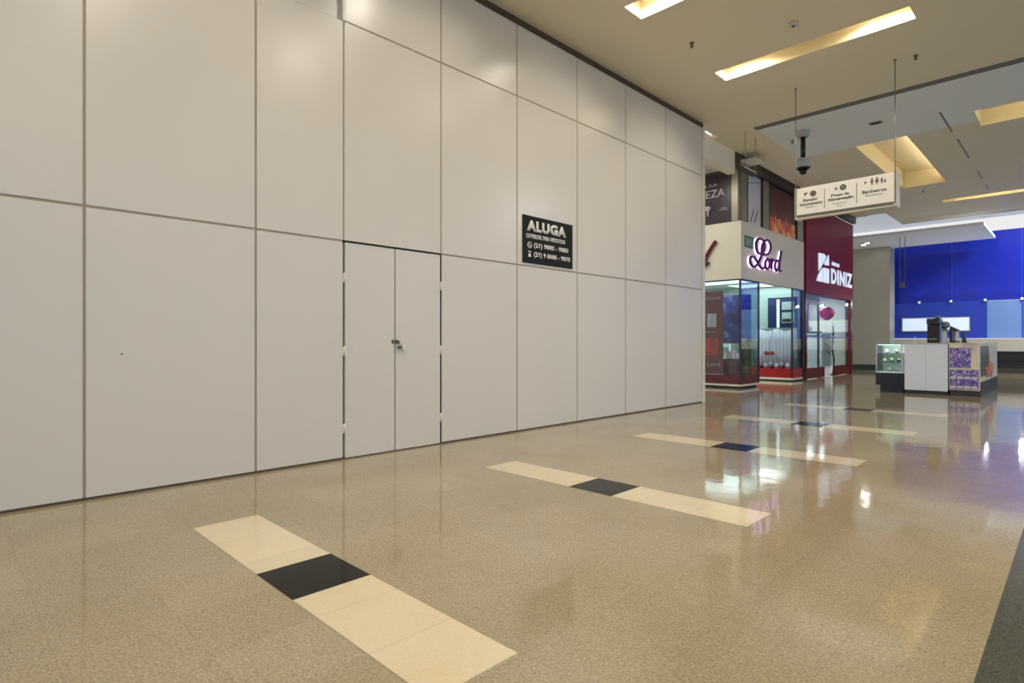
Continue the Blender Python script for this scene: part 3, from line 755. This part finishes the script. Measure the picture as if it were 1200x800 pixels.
MB().tube([(-1.80, 17.95, 0.80), (-1.74, 17.95, 0.80), (-1.64, 17.95, 0.80), (-1.54, 17.95, 0.80), (-1.48, 17.95, 0.80)], [0.02, 0.075, 0.04, 0.075, 0.02], 12).build('bow', M['bright_red'], rb)
MB().tube([(-1.64, 17.95, 0.82), (-1.60, 17.95, 1.2), (-1.54, 17.95, 1.55)], 0.006).build('string', M['blackm'], rb)
for i in range(9):
    xx = -1.80 + i * 0.105
    r_ = 0.032 + 0.01 * ((i * 5) % 3)
    yy = 17.75 + 0.09 * ((i * 7) % 3)
    t = thing('perfume_bottle', 'small %s bottle on the red base of the second window, %s' % (['red', 'white', 'clear'][i % 3], ['at the left end', 'second from the left', 'third from the left', 'fourth from the left', 'in the middle', 'fourth from the right', 'third from the right', 'second from the right', 'at the right end'][i]), 'bottle', (xx, yy, 0.36), 'bottles on the red window base')
    hh = 0.12 + 0.05 * ((i * 4) % 3)
    MB().lathe(xx, yy, [(r_, 0.361), (r_ * 1.05, 0.36 + hh * 0.7), (r_ * 0.4, 0.36 + hh * 0.82)], 12).build('bottle_body', M[['bright_red', 'white', 'pale_plastic'][i % 3]], t)
    MB().lathe(xx, yy, [(r_ * 0.45, 0.36 + hh * 0.82), (r_ * 0.45, 0.36 + hh)], 10).build('cap', M['steel'], t)
sc = thing('shelf_cabinet', 'pale glass fronted shelf cabinet inside the corner shop entrance', 'cabinet', (-3.2, 17.3, 0))
MB().box(-4.4, -2.7, 17.9, 18.28, 0.0, 2.3, 0.006).build('cabinet_body', M['shop_wall'], sc)
for zz in (0.5, 0.95, 1.4, 1.85):
    MB().box(-4.35, -2.75, 17.6, 17.9, zz, zz + 0.02).build('shelf', M['glass_green'], sc)
MB().box(-4.4, -4.36, 17.6, 17.9, 0, 2.3).box(-2.74, -2.7, 17.6, 17.9, 0, 2.3).build('side_panel', M['white'], sc)
sc2 = thing('shop_counter', 'white sales counter deep inside the corner shop', 'counter', (-4.2, 15.6, 0))
MB().box(-5.0, -3.4, 15.3, 15.9, 0.08, 0.95, 0.008).build('counter_body', M['white'], sc2)
MB().box(-5.05, -3.35, 15.25, 15.95, 0.95, 1.0, 0.006).build('counter_top', M['navy'], sc2)
MB().box(-4.95, -3.45, 15.35, 15.85, 0.0, 0.08).build('toe_kick', M['blackm'], sc2)

# --- upper level: pilasters and posters
def pil(y0_, y1_, lb):
    t = thing('pilaster', lb, 'pilaster', (-0.80, (y0_ + y1_) / 2, 4.12))
    MB().box(-0.84, -0.775, y0_, y1_, 4.12, 5.38, 0.006).build('shaft', M['bronze'], t)
    for ya in (y0_ - 0.03, y1_):
        MB().box(-0.83, -0.765, ya, ya + 0.03, 4.12, 5.38).build('edge_profile', M['beam'], t)
pil(13.86, 14.26, 'bronze pilaster at the corner above the greige fascia')
pil(15.24, 15.66, 'bronze pilaster between the white poster and the flame poster')
pil(17.78, 18.28, 'bronze pilaster behind the direction sign, beside the red fascia')
up = thing('wall_poster', 'white upper poster with two dark curved strokes', 'poster', (-0.82, 14.75, 4.14))
MB().box(-0.838, -0.81, 14.30, 15.18, 4.12, 5.37).build('poster_sheet', M['poster_white'], up)
for a in (14.62, 14.86):
    MB().tube(smooth_path([(-0.808, a - 0.10, 4.18), (-0.808, a, 4.32), (-0.808, a + 0.1, 4.50)], 4), 0.014, 6).build('ink_stroke', M['blackm'], up)
MB().tube([(-0.808, 14.36, 5.12), (-0.808, 15.12, 5.26)], 0.009, 6).build('thin_line', M['icon'], up)
fp = thing('wall_poster', 'dark brown upper poster with orange and red flames along its foot', 'poster', (-0.82, 16.7, 4.14))
MB().box(-0.838, -0.81, 15.70, 17.70, 4.52, 5.37).build('poster_top', M['poster_brown'], fp)
MB().box(-0.838, -0.81, 15.70, 17.70, 4.12, 4.52).build('flame_picture', M['poster_fire'], fp)
fl = MB()
for i in range(12):
    a = 15.76 + i * 0.162
    h = 0.28 + 0.26 * ((i * 7) % 5) / 4
    fl.prism([(-0.809, a, 4.125), (-0.809, a + 0.2, 4.125), (-0.809, a + 0.15, 4.125 + h * 0.55), (-0.809, a + 0.12, 4.125 + h), (-0.809, a + 0.06, 4.125 + h * 0.5)], (0.002, 0, 0))
fl.build('flame_tongue', M['flame'], fp)
bp_ = thing('wall_poster', 'dark plum poster with pale capital lettering above the corridor face of the corner shop', 'poster', (-1.9, 13.9, 4.14))
MB().box(-3.3, -1.02, 13.90, 13.93, 4.12, 5.36).build('poster_sheet', M['poster_dark'], bp_)
lettering('poster_lettering', 'BELEZA', M['poster_text'], (-2.12, 13.899, 4.78), UX, UZ, 0.94, 0.20, bp_, 0.004, 0.02)
lettering('poster_lettering', 'TODA A SUA', M['poster_text'], (-2.12, 13.899, 5.05), UX, UZ, 0.74, 0.08, bp_, 0.004)
lettering('poster_lettering', 'os melhores presentes da loja', M['icon'], (-2.2, 13.899, 4.68), UX, UZ, 1.0, 0.05, bp_, 0.004)
MB().lathe(-1.62, 13.888, [(0.03, 4.32), (0.035, 4.45), (0.09, 4.50), (0.09, 4.55), (0.03, 4.58)], 16).build('printed_jar', M['poster_text'], bp_)
MB().prism([(-1.36, 13.899, 4.42), (-1.10, 13.899, 4.42), (-1.14, 13.899, 4.49), (-1.22, 13.899, 4.52), (-1.28, 13.899, 4.49)], (0, -0.006, 0)).build('printed_bowl', M['icon'], bp_)
tag(MB().box(-1.01, -0.85, 13.885, 13.95, 4.12, 5.38).build('pilaster', M['bronze']), 'dark bronze return of the corner pilaster on the corridor side', 'pilaster')

# glass pendant sign at the corridor mouth
gs = thing('hanging_rods', 'pair of thin pale rods with a slim bottom bar hanging near the corridor corner', 'hanging rods', (0.40, 11.6, 4.6))
MB().box(0.385, 0.40, 11.3, 11.9, 4.60, 4.615).build('bottom_bar', M['trim'], gs)
for yy in (11.35, 11.85):
    MB().tube([(0.392, yy, 4.61), (0.392, yy, CEIL)], 0.006).build('rod', M['steel'], gs)
ap = thing('bracket_plate', 'small pale horizontal plate on the dark beam end beside the corridor bulkhead', 'plate', (-0.2, 12.9, 5.12))
MB().box(-0.296, 0.05, 12.7, 13.2, 5.16, 5.19, 0.003).build('plate', M['trim'], ap)
MB().box(-0.299, -0.28, 12.7, 13.2, 5.10, 5.26, 0.003).build('wall_flange', M['steel'], ap)

# lamps of the side corridor
for i, a in enumerate((-1.6, -3.6)):
    t = thing('corridor_light', ['square ceiling lamp at the mouth of the side corridor, hidden by the panelled wall', 'square ceiling lamp deeper in the side corridor, hidden by the panelled wall'][i], 'ceiling light', (a, 11.9, 5.42), 'corridor lamps')
    MB().box(a - 0.3, a + 0.3, 11.6, 12.2, 5.37, 5.42, 0.004).build('housing', M['white'], t)
    MB().box(a - 0.27, a + 0.27, 11.63, 12.17, 5.36, 5.37).build('diffuser', M['lamp'], t)
    area('corridor_lamp', (a, 11.9, 5.34), 0.5, 0.5, 24, (0.95, 1.0, 0.98))

# --- optician front
of = thing('shopfront', 'wine red shopfront with lit white lettering, glass door and window', 'shopfront', (-0.85, 20.85, 0))
MB().box(-1.0, -0.74, 18.42, 23.36, 2.62, 5.33, 0.006).build('fascia', M['red_fascia'], of)
lettering('name_lettering', 'DINIZ', M['lit_white'], (-0.74, 20.80, 3.06), UY, UZ, 2.40, 0.50, of, 0.012, 0.04, spacing=1.14)
lettering('small_lettering', 'ÓTICAS', M['lit_white'], (-0.74, 20.85, 3.66), UY, UZ, 0.80, 0.14, of, 0.02, 0.03)
lg = MB()
X = -0.735
def shard(pts): lg.prism([(X, a, b) for a, b in pts], (0.03, 0, 0))
shard([(19.50, 3.92), (20.02, 3.94), (20.20, 3.86), (19.52, 3.36)])
shard([(20.46, 3.96), (20.50, 3.62), (20.14, 3.60), (20.05, 3.66), (20.34, 3.84)])
shard([(19.46, 3.22), (19.86, 3.48), (19.86, 3.04), (19.32, 3.04), (19.40, 3.14)])
shard([(19.98, 3.50), (20.50, 3.50), (20.50, 3.04), (19.98, 3.04)])
lg.build('logo_mark', M['lit_white'], of)
MB().box(-0.86, -0.76, 18.42, 18.58, 0, 2.62).build('jamb', M['maroon'], of)
MB().box(-0.90, -0.76, 23.16, 23.36, 0, 2.62).build('jamb', M['maroon'], of)
MB().box(-0.84, -0.78, 18.60, 19.80, 2.32, 2.60).build('door_header', M['navy'], of)
lettering('header_lettering', 'ENTRADA', M['poster_text'], (-0.78, 18.85, 2.42), UY, UZ, 0.7, 0.08, of, 0.004)
MB().box(-0.835, -0.80, 19.74, 19.84, 0, 2.62).build('mullion', M['frame_dark'], of)
MB().box(-0.86, -0.78, 18.58, 20.3, 0.02, 0.34).build('window_base', M['maroon'], of)
MB().box(-0.86, -0.78, 21.4, 23.16, 0.02, 0.34).build('window_base', M['maroon'], of)
MB().box(-0.815, -0.805, 18.58, 19.74, 0.34, 2.32).build('glass_pane', M['glass'], of)
MB().box(-0.815, -0.805, 19.84, 23.16, 0.34, 2.62).build('glass_pane', M['glass'], of)
MB().box(-0.84, -0.79, 18.58, 23.16, 1.28, 1.31).build('handrail', M['steel'], of)
struct(box('wall_shop_far', M['offwhite'], -6.8, -0.95, 23.2, 23.36, 0, 5.33), 'far side wall of the red fronted shop')
shop_light(-2.4, -1.2, 19.0, 19.8, 70, 'cool lit panel inside the red fronted shop near its door')
shop_light(-2.4, -1.2, 21.6, 22.4, 70, 'cool lit panel inside the red fronted shop near its far end')
oc = thing('reception_counter', 'tall white counter with black swirl print inside the red fronted shop', 'counter', (-1.2, 20.9, 0))
MB().box(-1.45, -0.90, 20.45, 21.35, 0.04, 1.38, 0.01).build('counter_body', M['white'], oc)
MB().box(-1.50, -0.87, 20.40, 21.40, 1.38, 1.42, 0.006).build('counter_top', M['white'], oc)
for k in range(4):
    c_ = 21.12 + 0.0 * k
    pts = [(-0.895, 20.75 + 0.2 * k + 0.09 * math.cos(a), 1.0 - 0.06 * k + 0.13 * math.sin(a)) for a in [i * math.pi / 6 for i in range(10)]]
    MB().tube(pts, 0.012, 6).build('swirl', M['blackm'], oc)
mo = thing('cash_register', 'small black register on the white counter of the red fronted shop', 'cash register', (-1.2, 20.7, 1.42))
MB().box(-1.40, -1.05, 20.5, 20.95, 1.422, 1.50, 0.01).build('register_body', M['black'], mo)
MB().box(-1.38, -1.34, 20.52, 20.92, 1.50, 1.64, 0.006).build('screen', M['navy'], mo)
bl = thing('balloon', 'pink red balloon floating behind the glass of the red fronted shop', 'balloon', (-1.0, 21.1, 2.05))
MB().lathe(-1.0, 21.3, [(0.01, 1.86), (0.09, 1.90), (0.19, 2.0), (0.23, 2.12), (0.19, 2.24), (0.09, 2.31), (0.01, 2.33)], 22).build('balloon_skin', M['pink'], bl)
MB().tube([(-1.0, 21.3, 1.86), (-1.01, 21.28, 1.6), (-1.0, 21.3, 1.42)], 0.005).build('ribbon', M['pink'], bl)
ob = thing('advertising_stand', 'tall blue display panel beside the glass door of the red fronted shop', 'stand', (-1.9, 19.4, 0))
MB().box(-2.2, -2.14, 18.7, 20.1, 1.2, 2.6, 0.004).build('printed_face', M['shop_blue'], ob)
MB().box(-2.25, -2.1, 18.7, 20.1, 0.0, 1.2, 0.01).build('base_cabinet', M['shop_wall'], ob)
ob2 = thing('advertising_stand', 'violet blue display panel at the far end of the red fronted shop', 'stand', (-2.2, 22.6, 0))
MB().box(-2.2, -2.14, 21.9, 23.1, 1.3, 2.7, 0.004).build('printed_face', M['navy'], ob2)
MB().box(-2.25, -2.1, 21.9, 23.1, 0.0, 1.3, 0.01).build('base_cabinet', M['offwhite'], ob2)
chr_ = thing('eyewear_stand', 'slim dark curved stand beside the swirl printed counter', 'display stand', (-1.1, 22.3, 0))
MB().lathe(-1.1, 22.3, [(0.16, 0.0), (0.16, 0.03), (0.03, 0.05)], 16).build('base', M['blackm'], chr_)
MB().tube(smooth_path([(-1.1, 22.3, 0.04), (-1.1, 22.42, 0.5), (-1.1, 22.22, 0.95), (-1.1, 22.34, 1.4), (-1.1, 22.3, 1.7)], 5), 0.03, 8).build('stem', M['navy'], chr_)
for zz in (0.8, 1.1, 1.4):
    MB().tube([(-1.1, 22.12, zz), (-1.1, 22.48, zz + 0.04)], 0.014, 6).build('arm', M['blackm'], chr_)

# ================================================================ FAR END
struct(box('wall_granite_pier', M['granite_grey'], -4.5, -0.31, 26.8, 27.6, 0, 4.93), 'grey granite pier beyond the red shopfront')
struct(box('baseboard_pier', M['skirting'], -4.5, -0.30, 26.78, 26.8, 0, 0.22))
MBx = struct(box('wall_blue', M['blue'], -0.8, 12, 28.0, 28.2, 2.70, 5.30), 'saturated blue cladding wall at the far end')
for i, a in enumerate([-0.5, 1.52, 3.54]):
    pass
struct(box('wall_blue_lower', M['blue_low'], -0.8, 2.57, 27.98, 28.2, 1.28, 2.70), 'lower band of the blue wall')
bp2 = struct(box('window_1', M['blue_pale'], 2.57, 12, 27.97, 28.2, 1.28, 2.68), 'pale blue backlit glazing in the blue wall')  # reflection on the blue wall put into a pale glowing pane
for a in (3.58, 5.2, 6.8):
    MB().box(a - 0.02, a + 0.02, 27.95, 27.97, 1.28, 2.68).build('glazing_bar', M['blue_low'], bp2)
for a in (1.5, 3.55, 5.6):
    struct(box('trim_%d' % (30 + int(a)), M['blue_low'], a - 0.012, a + 0.012, 27.985, 28.0, 2.7, 5.3), 'thin vertical joint in the blue cladding')
struct(box('wall_parapet', M['offwhite'], -0.8, 12, 27.5, 28.2, 0.80, 1.26), 'pale parapet under the blue wall')
struct(box('wall_parapet_base', M['sign_grey'], -0.8, 12, 27.7, 28.2, 0.0, 0.80), 'grey lower face under the parapet')
struct(box('trim_40', M['frame_dark'], -0.8, 12, 27.55, 27.70, 0.46, 0.74), 'upper dark louvre band under the parapet')
struct(box('trim_41', M['frame_dark'], -0.8, 12, 27.55, 27.70, 0.20, 0.42), 'lower dark louvre band under the parapet')
sw = thing('service_window', 'long bright lit window strip low in the blue wall above the kiosk', 'window', (0.95, 27.9, 1.55))
MB().box(-0.14, 2.08, 27.93, 27.98, 1.54, 2.12, 0.004).build('window_frame', M['steel'], sw)
MB().box(-0.10, 1.02, 27.915, 27.93, 1.58, 2.08).build('lit_pane', M['screen'], sw)
MB().box(1.06, 2.04, 27.915, 27.93, 1.58, 2.08).build('lit_pane', M['screen'], sw)
for i, a in enumerate([0.47, 1.49, 2.52, 3.56]):  # reflections of spot lamps, modelled as small bright discs
    t = thing('wall_light', ['small round light on the blue wall, leftmost of the row', 'small round light on the blue wall above the dark kiosk machine', 'small round light on the blue wall at the edge of the pale pane', 'small round light on the blue wall at the right edge of the photo'][i], 'wall light', (a, 27.95, 2.72), 'round lights along the blue wall')
    MB().tube([(a, 27.99, 2.72), (a, 27.90, 2.72)], 0.05, 14).build('housing', M['steel'], t)
    MB().tube([(a, 27.90, 2.72), (a, 27.89, 2.72)], 0.042, 14).build('lens', M['lit_white'], t)
    area('wall_lamp', (a, 27.86, 2.74), 0.1, 0.1, 3.5, (0.95, 0.98, 1.0), (math.radians(-125), 0, 0))  # fill light added to brighten the white slab from below
# suspended white ceiling slab with two spots
struct(box('ceiling_slab', M['ceil_white'], -4.5, 2.86, 23.9, 27.4, 4.93, 5.02), 'suspended white ceiling slab in front of the blue wall')
for i, (a, b) in enumerate([(-0.95, 25.6), (-0.72, 25.2)]):
    t = thing('slab_spotlight', ['left one of two bright spots in the white ceiling slab', 'right one of two bright spots in the white ceiling slab'][i], 'spotlight', (a, b, 4.93), 'spots in the white ceiling slab')
    MB().lathe(a, b, [(0.13, 4.915), (0.13, 4.93)], 18).build('ring', M['trim'], t)
    MB().lathe(a, b, [(0.065, 4.905), (0.065, 4.915)], 18).build('lens', M['spot'], t)
    area('slab_lamp', (a, b, 4.88), 0.08, 0.08, 2, (1, 0.97, 0.9))
hf = thing('hanging_rods', 'slim pale hanging rods with a small box in front of the blue wall', 'hanging frame', (0.49, 24.6, 3.1))
for a in (0.44, 0.60):
    MB().tube([(a, 24.6, 3.14), (a, 24.6, 4.93)], 0.009).build('rod', M['sign_grey'], hf)
MB().box(0.42, 0.62, 24.57, 24.63, 3.10, 3.14).box(0.47, 0.57, 24.57, 24.63, 3.14, 3.28).build('bottom_box', M['sign_grey'], hf)
# lamp panels added out of view to light the blue wall and far floor
for a in (5.0, 8.0):
    t = thing('high_ceiling_light', 'ceiling panel lamp on the higher ceiling before the blue wall, %s one' % ('left' if a < 6 else 'right'), 'ceiling light', (a, 25.6, 6.3), 'lamps of the higher ceiling')
    MB().box(a - 0.5, a + 0.5, 25.3, 25.9, 6.25, 6.3, 0.004).build('housing', M['white'], t)
    MB().box(a - 0.46, a + 0.46, 25.34, 25.86, 6.24, 6.25).build('diffuser', M['lamp'], t)
    area('panel_lamp', (a, 25.6, 6.22), 0.9, 0.5, 190, (0.95, 0.97, 1.0))

# ================================================================ KIOSK
KY = 15.35
# glass display case, left corner
k1 = thing('display_case', 'glass display case on a black base at the left corner of the kiosk', 'display case', (2.03, 15.7, 0))
MB().box(1.74, 2.27, KY, KY + 0.9, 0.16, 0.44, 0.006).build('case_base', M['navy_base'], k1)
MB().box(1.82, 2.27, KY + 0.05, KY + 0.85, 0.0, 0.16).build('toe_kick', M['navy_base'], k1)
MB().box(1.75, 2.27, KY + 0.01, KY + 0.9, 0.44, 0.465).build('case_floor', M['white'], k1)
MB().box(1.755, 2.25, KY + 0.012, KY + 0.02, 0.465, 1.09).build('front_glass', M['glass_green'], k1)
MB().box(1.75, 1.758, KY + 0.02, KY + 0.88, 0.465, 1.09).build('side_glass', M['glass_green'], k1)
MB().box(1.745, 2.265, KY + 0.005, KY + 0.9, 1.09, 1.105).build('glass_top', M['glass_green'], k1)
MB().box(1.76, 2.25, KY + 0.60, KY + 0.62, 0.465, 1.09).build('back_panel', M['white'], k1)
MB().box(1.78, 2.23, KY + 0.03, KY + 0.06, 1.07, 1.088).build('case_light', M['shoplight'], k1)  # glowing bar and its lamp added to brighten the case
area('case_lamp', (2.0, KY + 0.05, 1.06), 0.44, 0.03, 2.2, (0.9, 1.0, 0.95), (math.radians(25), 0, 0))
for zz in (0.67, 0.88):
    MB().box(1.765, 2.24, KY + 0.06, KY + 0.58, zz, zz + 0.012).build('shelf', M['glass_green'], k1)
for (a, b) in ((1.752, KY + 0.01), (2.245, KY + 0.01), (1.752, KY + 0.87)):
    MB().box(a - 0.008, a + 0.014, b - 0.008, b + 0.014, 0.44, 1.10).build('corner_post', M['pale_plastic'], k1)
for i, (a, z_, c_) in enumerate([(1.86, 0.682, 'steel'), (2.0, 0.682, 'grey_plastic'), (2.14, 0.682, 'blackm'), (1.9, 0.892, 'pale_plastic'), (2.1, 0.892, 'grey_plastic'), (1.95, 0.465, 'steel'), (2.12, 0.465, 'pale_plastic')]):
    t = thing('display_item', ['steel dish at the left of the lower glass shelf', 'grey dish in the middle of the lower glass shelf', 'black dish at the right of the lower glass shelf', 'pale dish at the left of the upper glass shelf', 'grey dish at the right of the upper glass shelf', 'steel dish at the left of the case floor', 'pale dish at the right of the case floor'][i] + ' in the kiosk display case', 'dish', (a, KY + 0.3, z_), 'dishes in the kiosk display case')
    MB().lathe(a, KY + 0.3, [(0.03, z_ + 0.001), (0.05, z_ + 0.03), (0.055, z_ + 0.05)], 14).build('bowl', M[c_], t)
    MB().lathe(a, KY + 0.3, [(0.045, z_ + 0.05), (0.035, z_ + 0.075), (0.01, z_ + 0.09)], 14).build('filling', M['cream_print'], t)
k2 = thing('kiosk_counter', 'plain white two panel counter in the middle of the kiosk front', 'counter', (2.68, 15.6, 0))
MB().box(2.30, 2.69, KY, KY + 0.55, 0.08, 1.10, 0.004).build('front_panel', M['white'], k2)
MB().box(2.692, 3.08, KY, KY + 0.55, 0.08, 1.10, 0.004).build('front_panel', M['white'], k2)
MB().box(2.29, 3.09, KY - 0.01, KY + 0.57, 1.10, 1.12, 0.004).build('counter_top', M['offwhite'], k2)
MB().box(2.30, 3.08, KY + 0.05, KY + 0.5, 0.0, 0.08).build('toe_kick', M['plinth'], k2)
k3 = thing('printed_counter', 'kiosk counter wrapped in purple flower print with cream edge', 'counter', (3.36, 16.4, 0))
MB().box(3.10, 3.62, KY + 0.01, KY + 3.3, 0.12, 1.10, 0.004).build('counter_body', M['cream_print'], k3)
pk = MB().box(3.115, 3.47, KY + 0.0, KY + 0.01, 0.60, 1.02).box(3.115, 3.60, KY + 0.0, KY + 0.01, 0.14, 0.56).build('flower_picture', M['packs'], k3)
for r_ in range(2):
    for c_ in range(4):
        a = 3.125 + c_ * 0.118; zz = 0.16 + r_ * 0.2
        MB().box(a, a + 0.10, KY - 0.006, KY + 0.0, zz, zz + 0.055).build('white_label', M['poster_white'], pk)
MB().box(3.09, 3.63, KY + 0.0, KY + 3.32, 1.10, 1.125, 0.004).build('counter_top', M['cream_print'], k3)
MB().box(3.12, 3.63, KY + 0.02, KY + 3.3, 0.0, 0.12).build('toe_kick', M['plinth'], k3)
MB().box(3.62, 3.632, KY + 0.03, KY + 3.28, 0.02, 0.30).build('side_kick', M['plinth'], k3)
MB().box(3.62, 3.63, KY + 0.06, KY + 1.5, 0.42, 1.06).build('grey_picture', M['grey_print'], k3)
MB().box(3.62, 3.63, KY + 1.9, KY + 3.2, 0.32, 1.06).build('white_picture', M['offwhite'], k3)
ft = MB()
for i in range(11):
    a0 = i * 2 * math.pi / 11
    cyy, czz = KY + 1.7, 0.52
    R = 0.44 if i % 2 else 0.34
    p0 = (3.634, cyy, czz)
    ft.prism([(3.634, cyy, czz), (3.634, cyy + R * 1.9 * math.cos(a0 - 0.22), czz + R * 0.38 * math.sin(a0 - 0.22)), (3.634, cyy + R * math.cos(a0) * 2.5, czz + R * 0.48 * math.sin(a0)), (3.634, cyy + R * 1.9 * math.cos(a0 + 0.22), czz + R * 0.38 * math.sin(a0 + 0.22))], (0.003, 0, 0))
ft.build('orange_flower', M['orange'], k3)
k4 = thing('kiosk_counter', 'low pale back counter closing the rear side of the kiosk', 'counter', (2.4, 18.3, 0))
MB().box(1.75, 3.08, KY + 2.8, KY + 3.3, 0.08, 1.02, 0.004).build('front_panel', M['offwhite'], k4)
MB().box(1.74, 3.08, KY + 2.78, KY + 3.32, 1.02, 1.05, 0.004).build('counter_top', M['offwhite'], k4)
MB().box(1.8, 3.05, KY + 2.85, KY + 3.25, 0.0, 0.08).build('toe_kick', M['plinth'], k4)

# machines on the kiosk
TZ = 1.122
m1 = thing('coffee_machine', 'tall black machine standing on the white kiosk counter', 'machine', (2.78, 15.65, TZ))
MB().box(2.70, 2.92, KY + 0.1, KY + 0.5, TZ, 1.52, 0.01).build('machine_body', M['black'], m1)
MB().box(2.69, 2.925, KY + 0.08, KY + 0.5, 1.525, 1.66, 0.02).build('machine_head', M['navy_base'], m1)
MB().lathe(2.87, KY + 0.25, [(0.05, 1.66), (0.05, 1.70), (0.03, 1.73)], 14).build('hopper_lid', M['grey_plastic'], m1)
MB().box(2.74, 2.88, KY + 0.07, KY + 0.1, 1.2, 1.22).build('drip_tray', M['steel'], m1)
m2 = thing('grinder', 'grey headed grinder with pale column beside the tall black machine', 'machine', (3.02, 15.65, TZ))
MB().box(2.955, 3.03, KY + 0.15, KY + 0.35, TZ, 1.40, 0.008).build('column', M['pale_plastic'], m2)
MB().tube([(2.95, KY + 0.25, 1.51), (2.98, KY + 0.25, 1.51), (3.04, KY + 0.25, 1.50), (3.07, KY + 0.25, 1.48)], [0.075, 0.085, 0.08, 0.04], 16).build('grinder_head', M['grey_plastic'], m2)
MB().box(2.945, 3.065, KY + 0.12, KY + 0.38, 1.40, 1.425, 0.004).build('collar', M['grey_plastic'], m2)
m3 = thing('blender', 'dark blender with translucent jar at the right of the kiosk machines', 'blender', (3.18, 15.7, 1.126))
MB().box(3.08, 3.13, KY + 0.2, KY + 0.36, 1.126, 1.40, 0.006).build('stand', M['navy_base'], m3)
MB().lathe(3.19, KY + 0.3, [(0.055, 1.17), (0.05, 1.2), (0.045, 1.35), (0.05, 1.37)], 16).build('jar', M['pale_plastic'], m3)
MB().lathe(3.19, KY + 0.3, [(0.07, 1.127), (0.06, 1.17)], 16).build('motor_base', M['grey_plastic'], m3)
MB().prism([(3.085, KY + 0.2, 1.49), (3.085, KY + 0.2, 1.38), (3.235, KY + 0.2, 1.38), (3.235, KY + 0.2, 1.41), (3.13, KY + 0.2, 1.47)], (0, 0.16, 0)).build('head', M['plinth'], m3)
m4 = thing('menu_board', 'dark sloping board at the right side of the kiosk machines', 'board', (3.33, 15.9, 1.126))
MB().prism([(3.27, KY + 0.4, 1.135), (3.36, KY + 0.4, 1.127), (3.31, KY + 0.4, 1.36), (3.27, KY + 0.4, 1.36)], (0, 0.05, 0)).build('board', M['skirting'], m4)
MB().box(3.265, 3.38, KY + 0.36, KY + 0.5, 1.126, 1.134).build('foot', M['blackm'], m4)
m5 = thing('napkin_stand', 'thin white upright stand on the left of the kiosk counter', 'stand', (2.45, 15.6, TZ))
MB().box(2.452, 2.466, KY + 0.2, KY + 0.26, TZ, 1.26, 0.003).build('post', M['white'], m5)
MB().box(2.42, 2.50, KY + 0.16, KY + 0.3, TZ, TZ + 0.012, 0.003).build('foot', M['white'], m5)
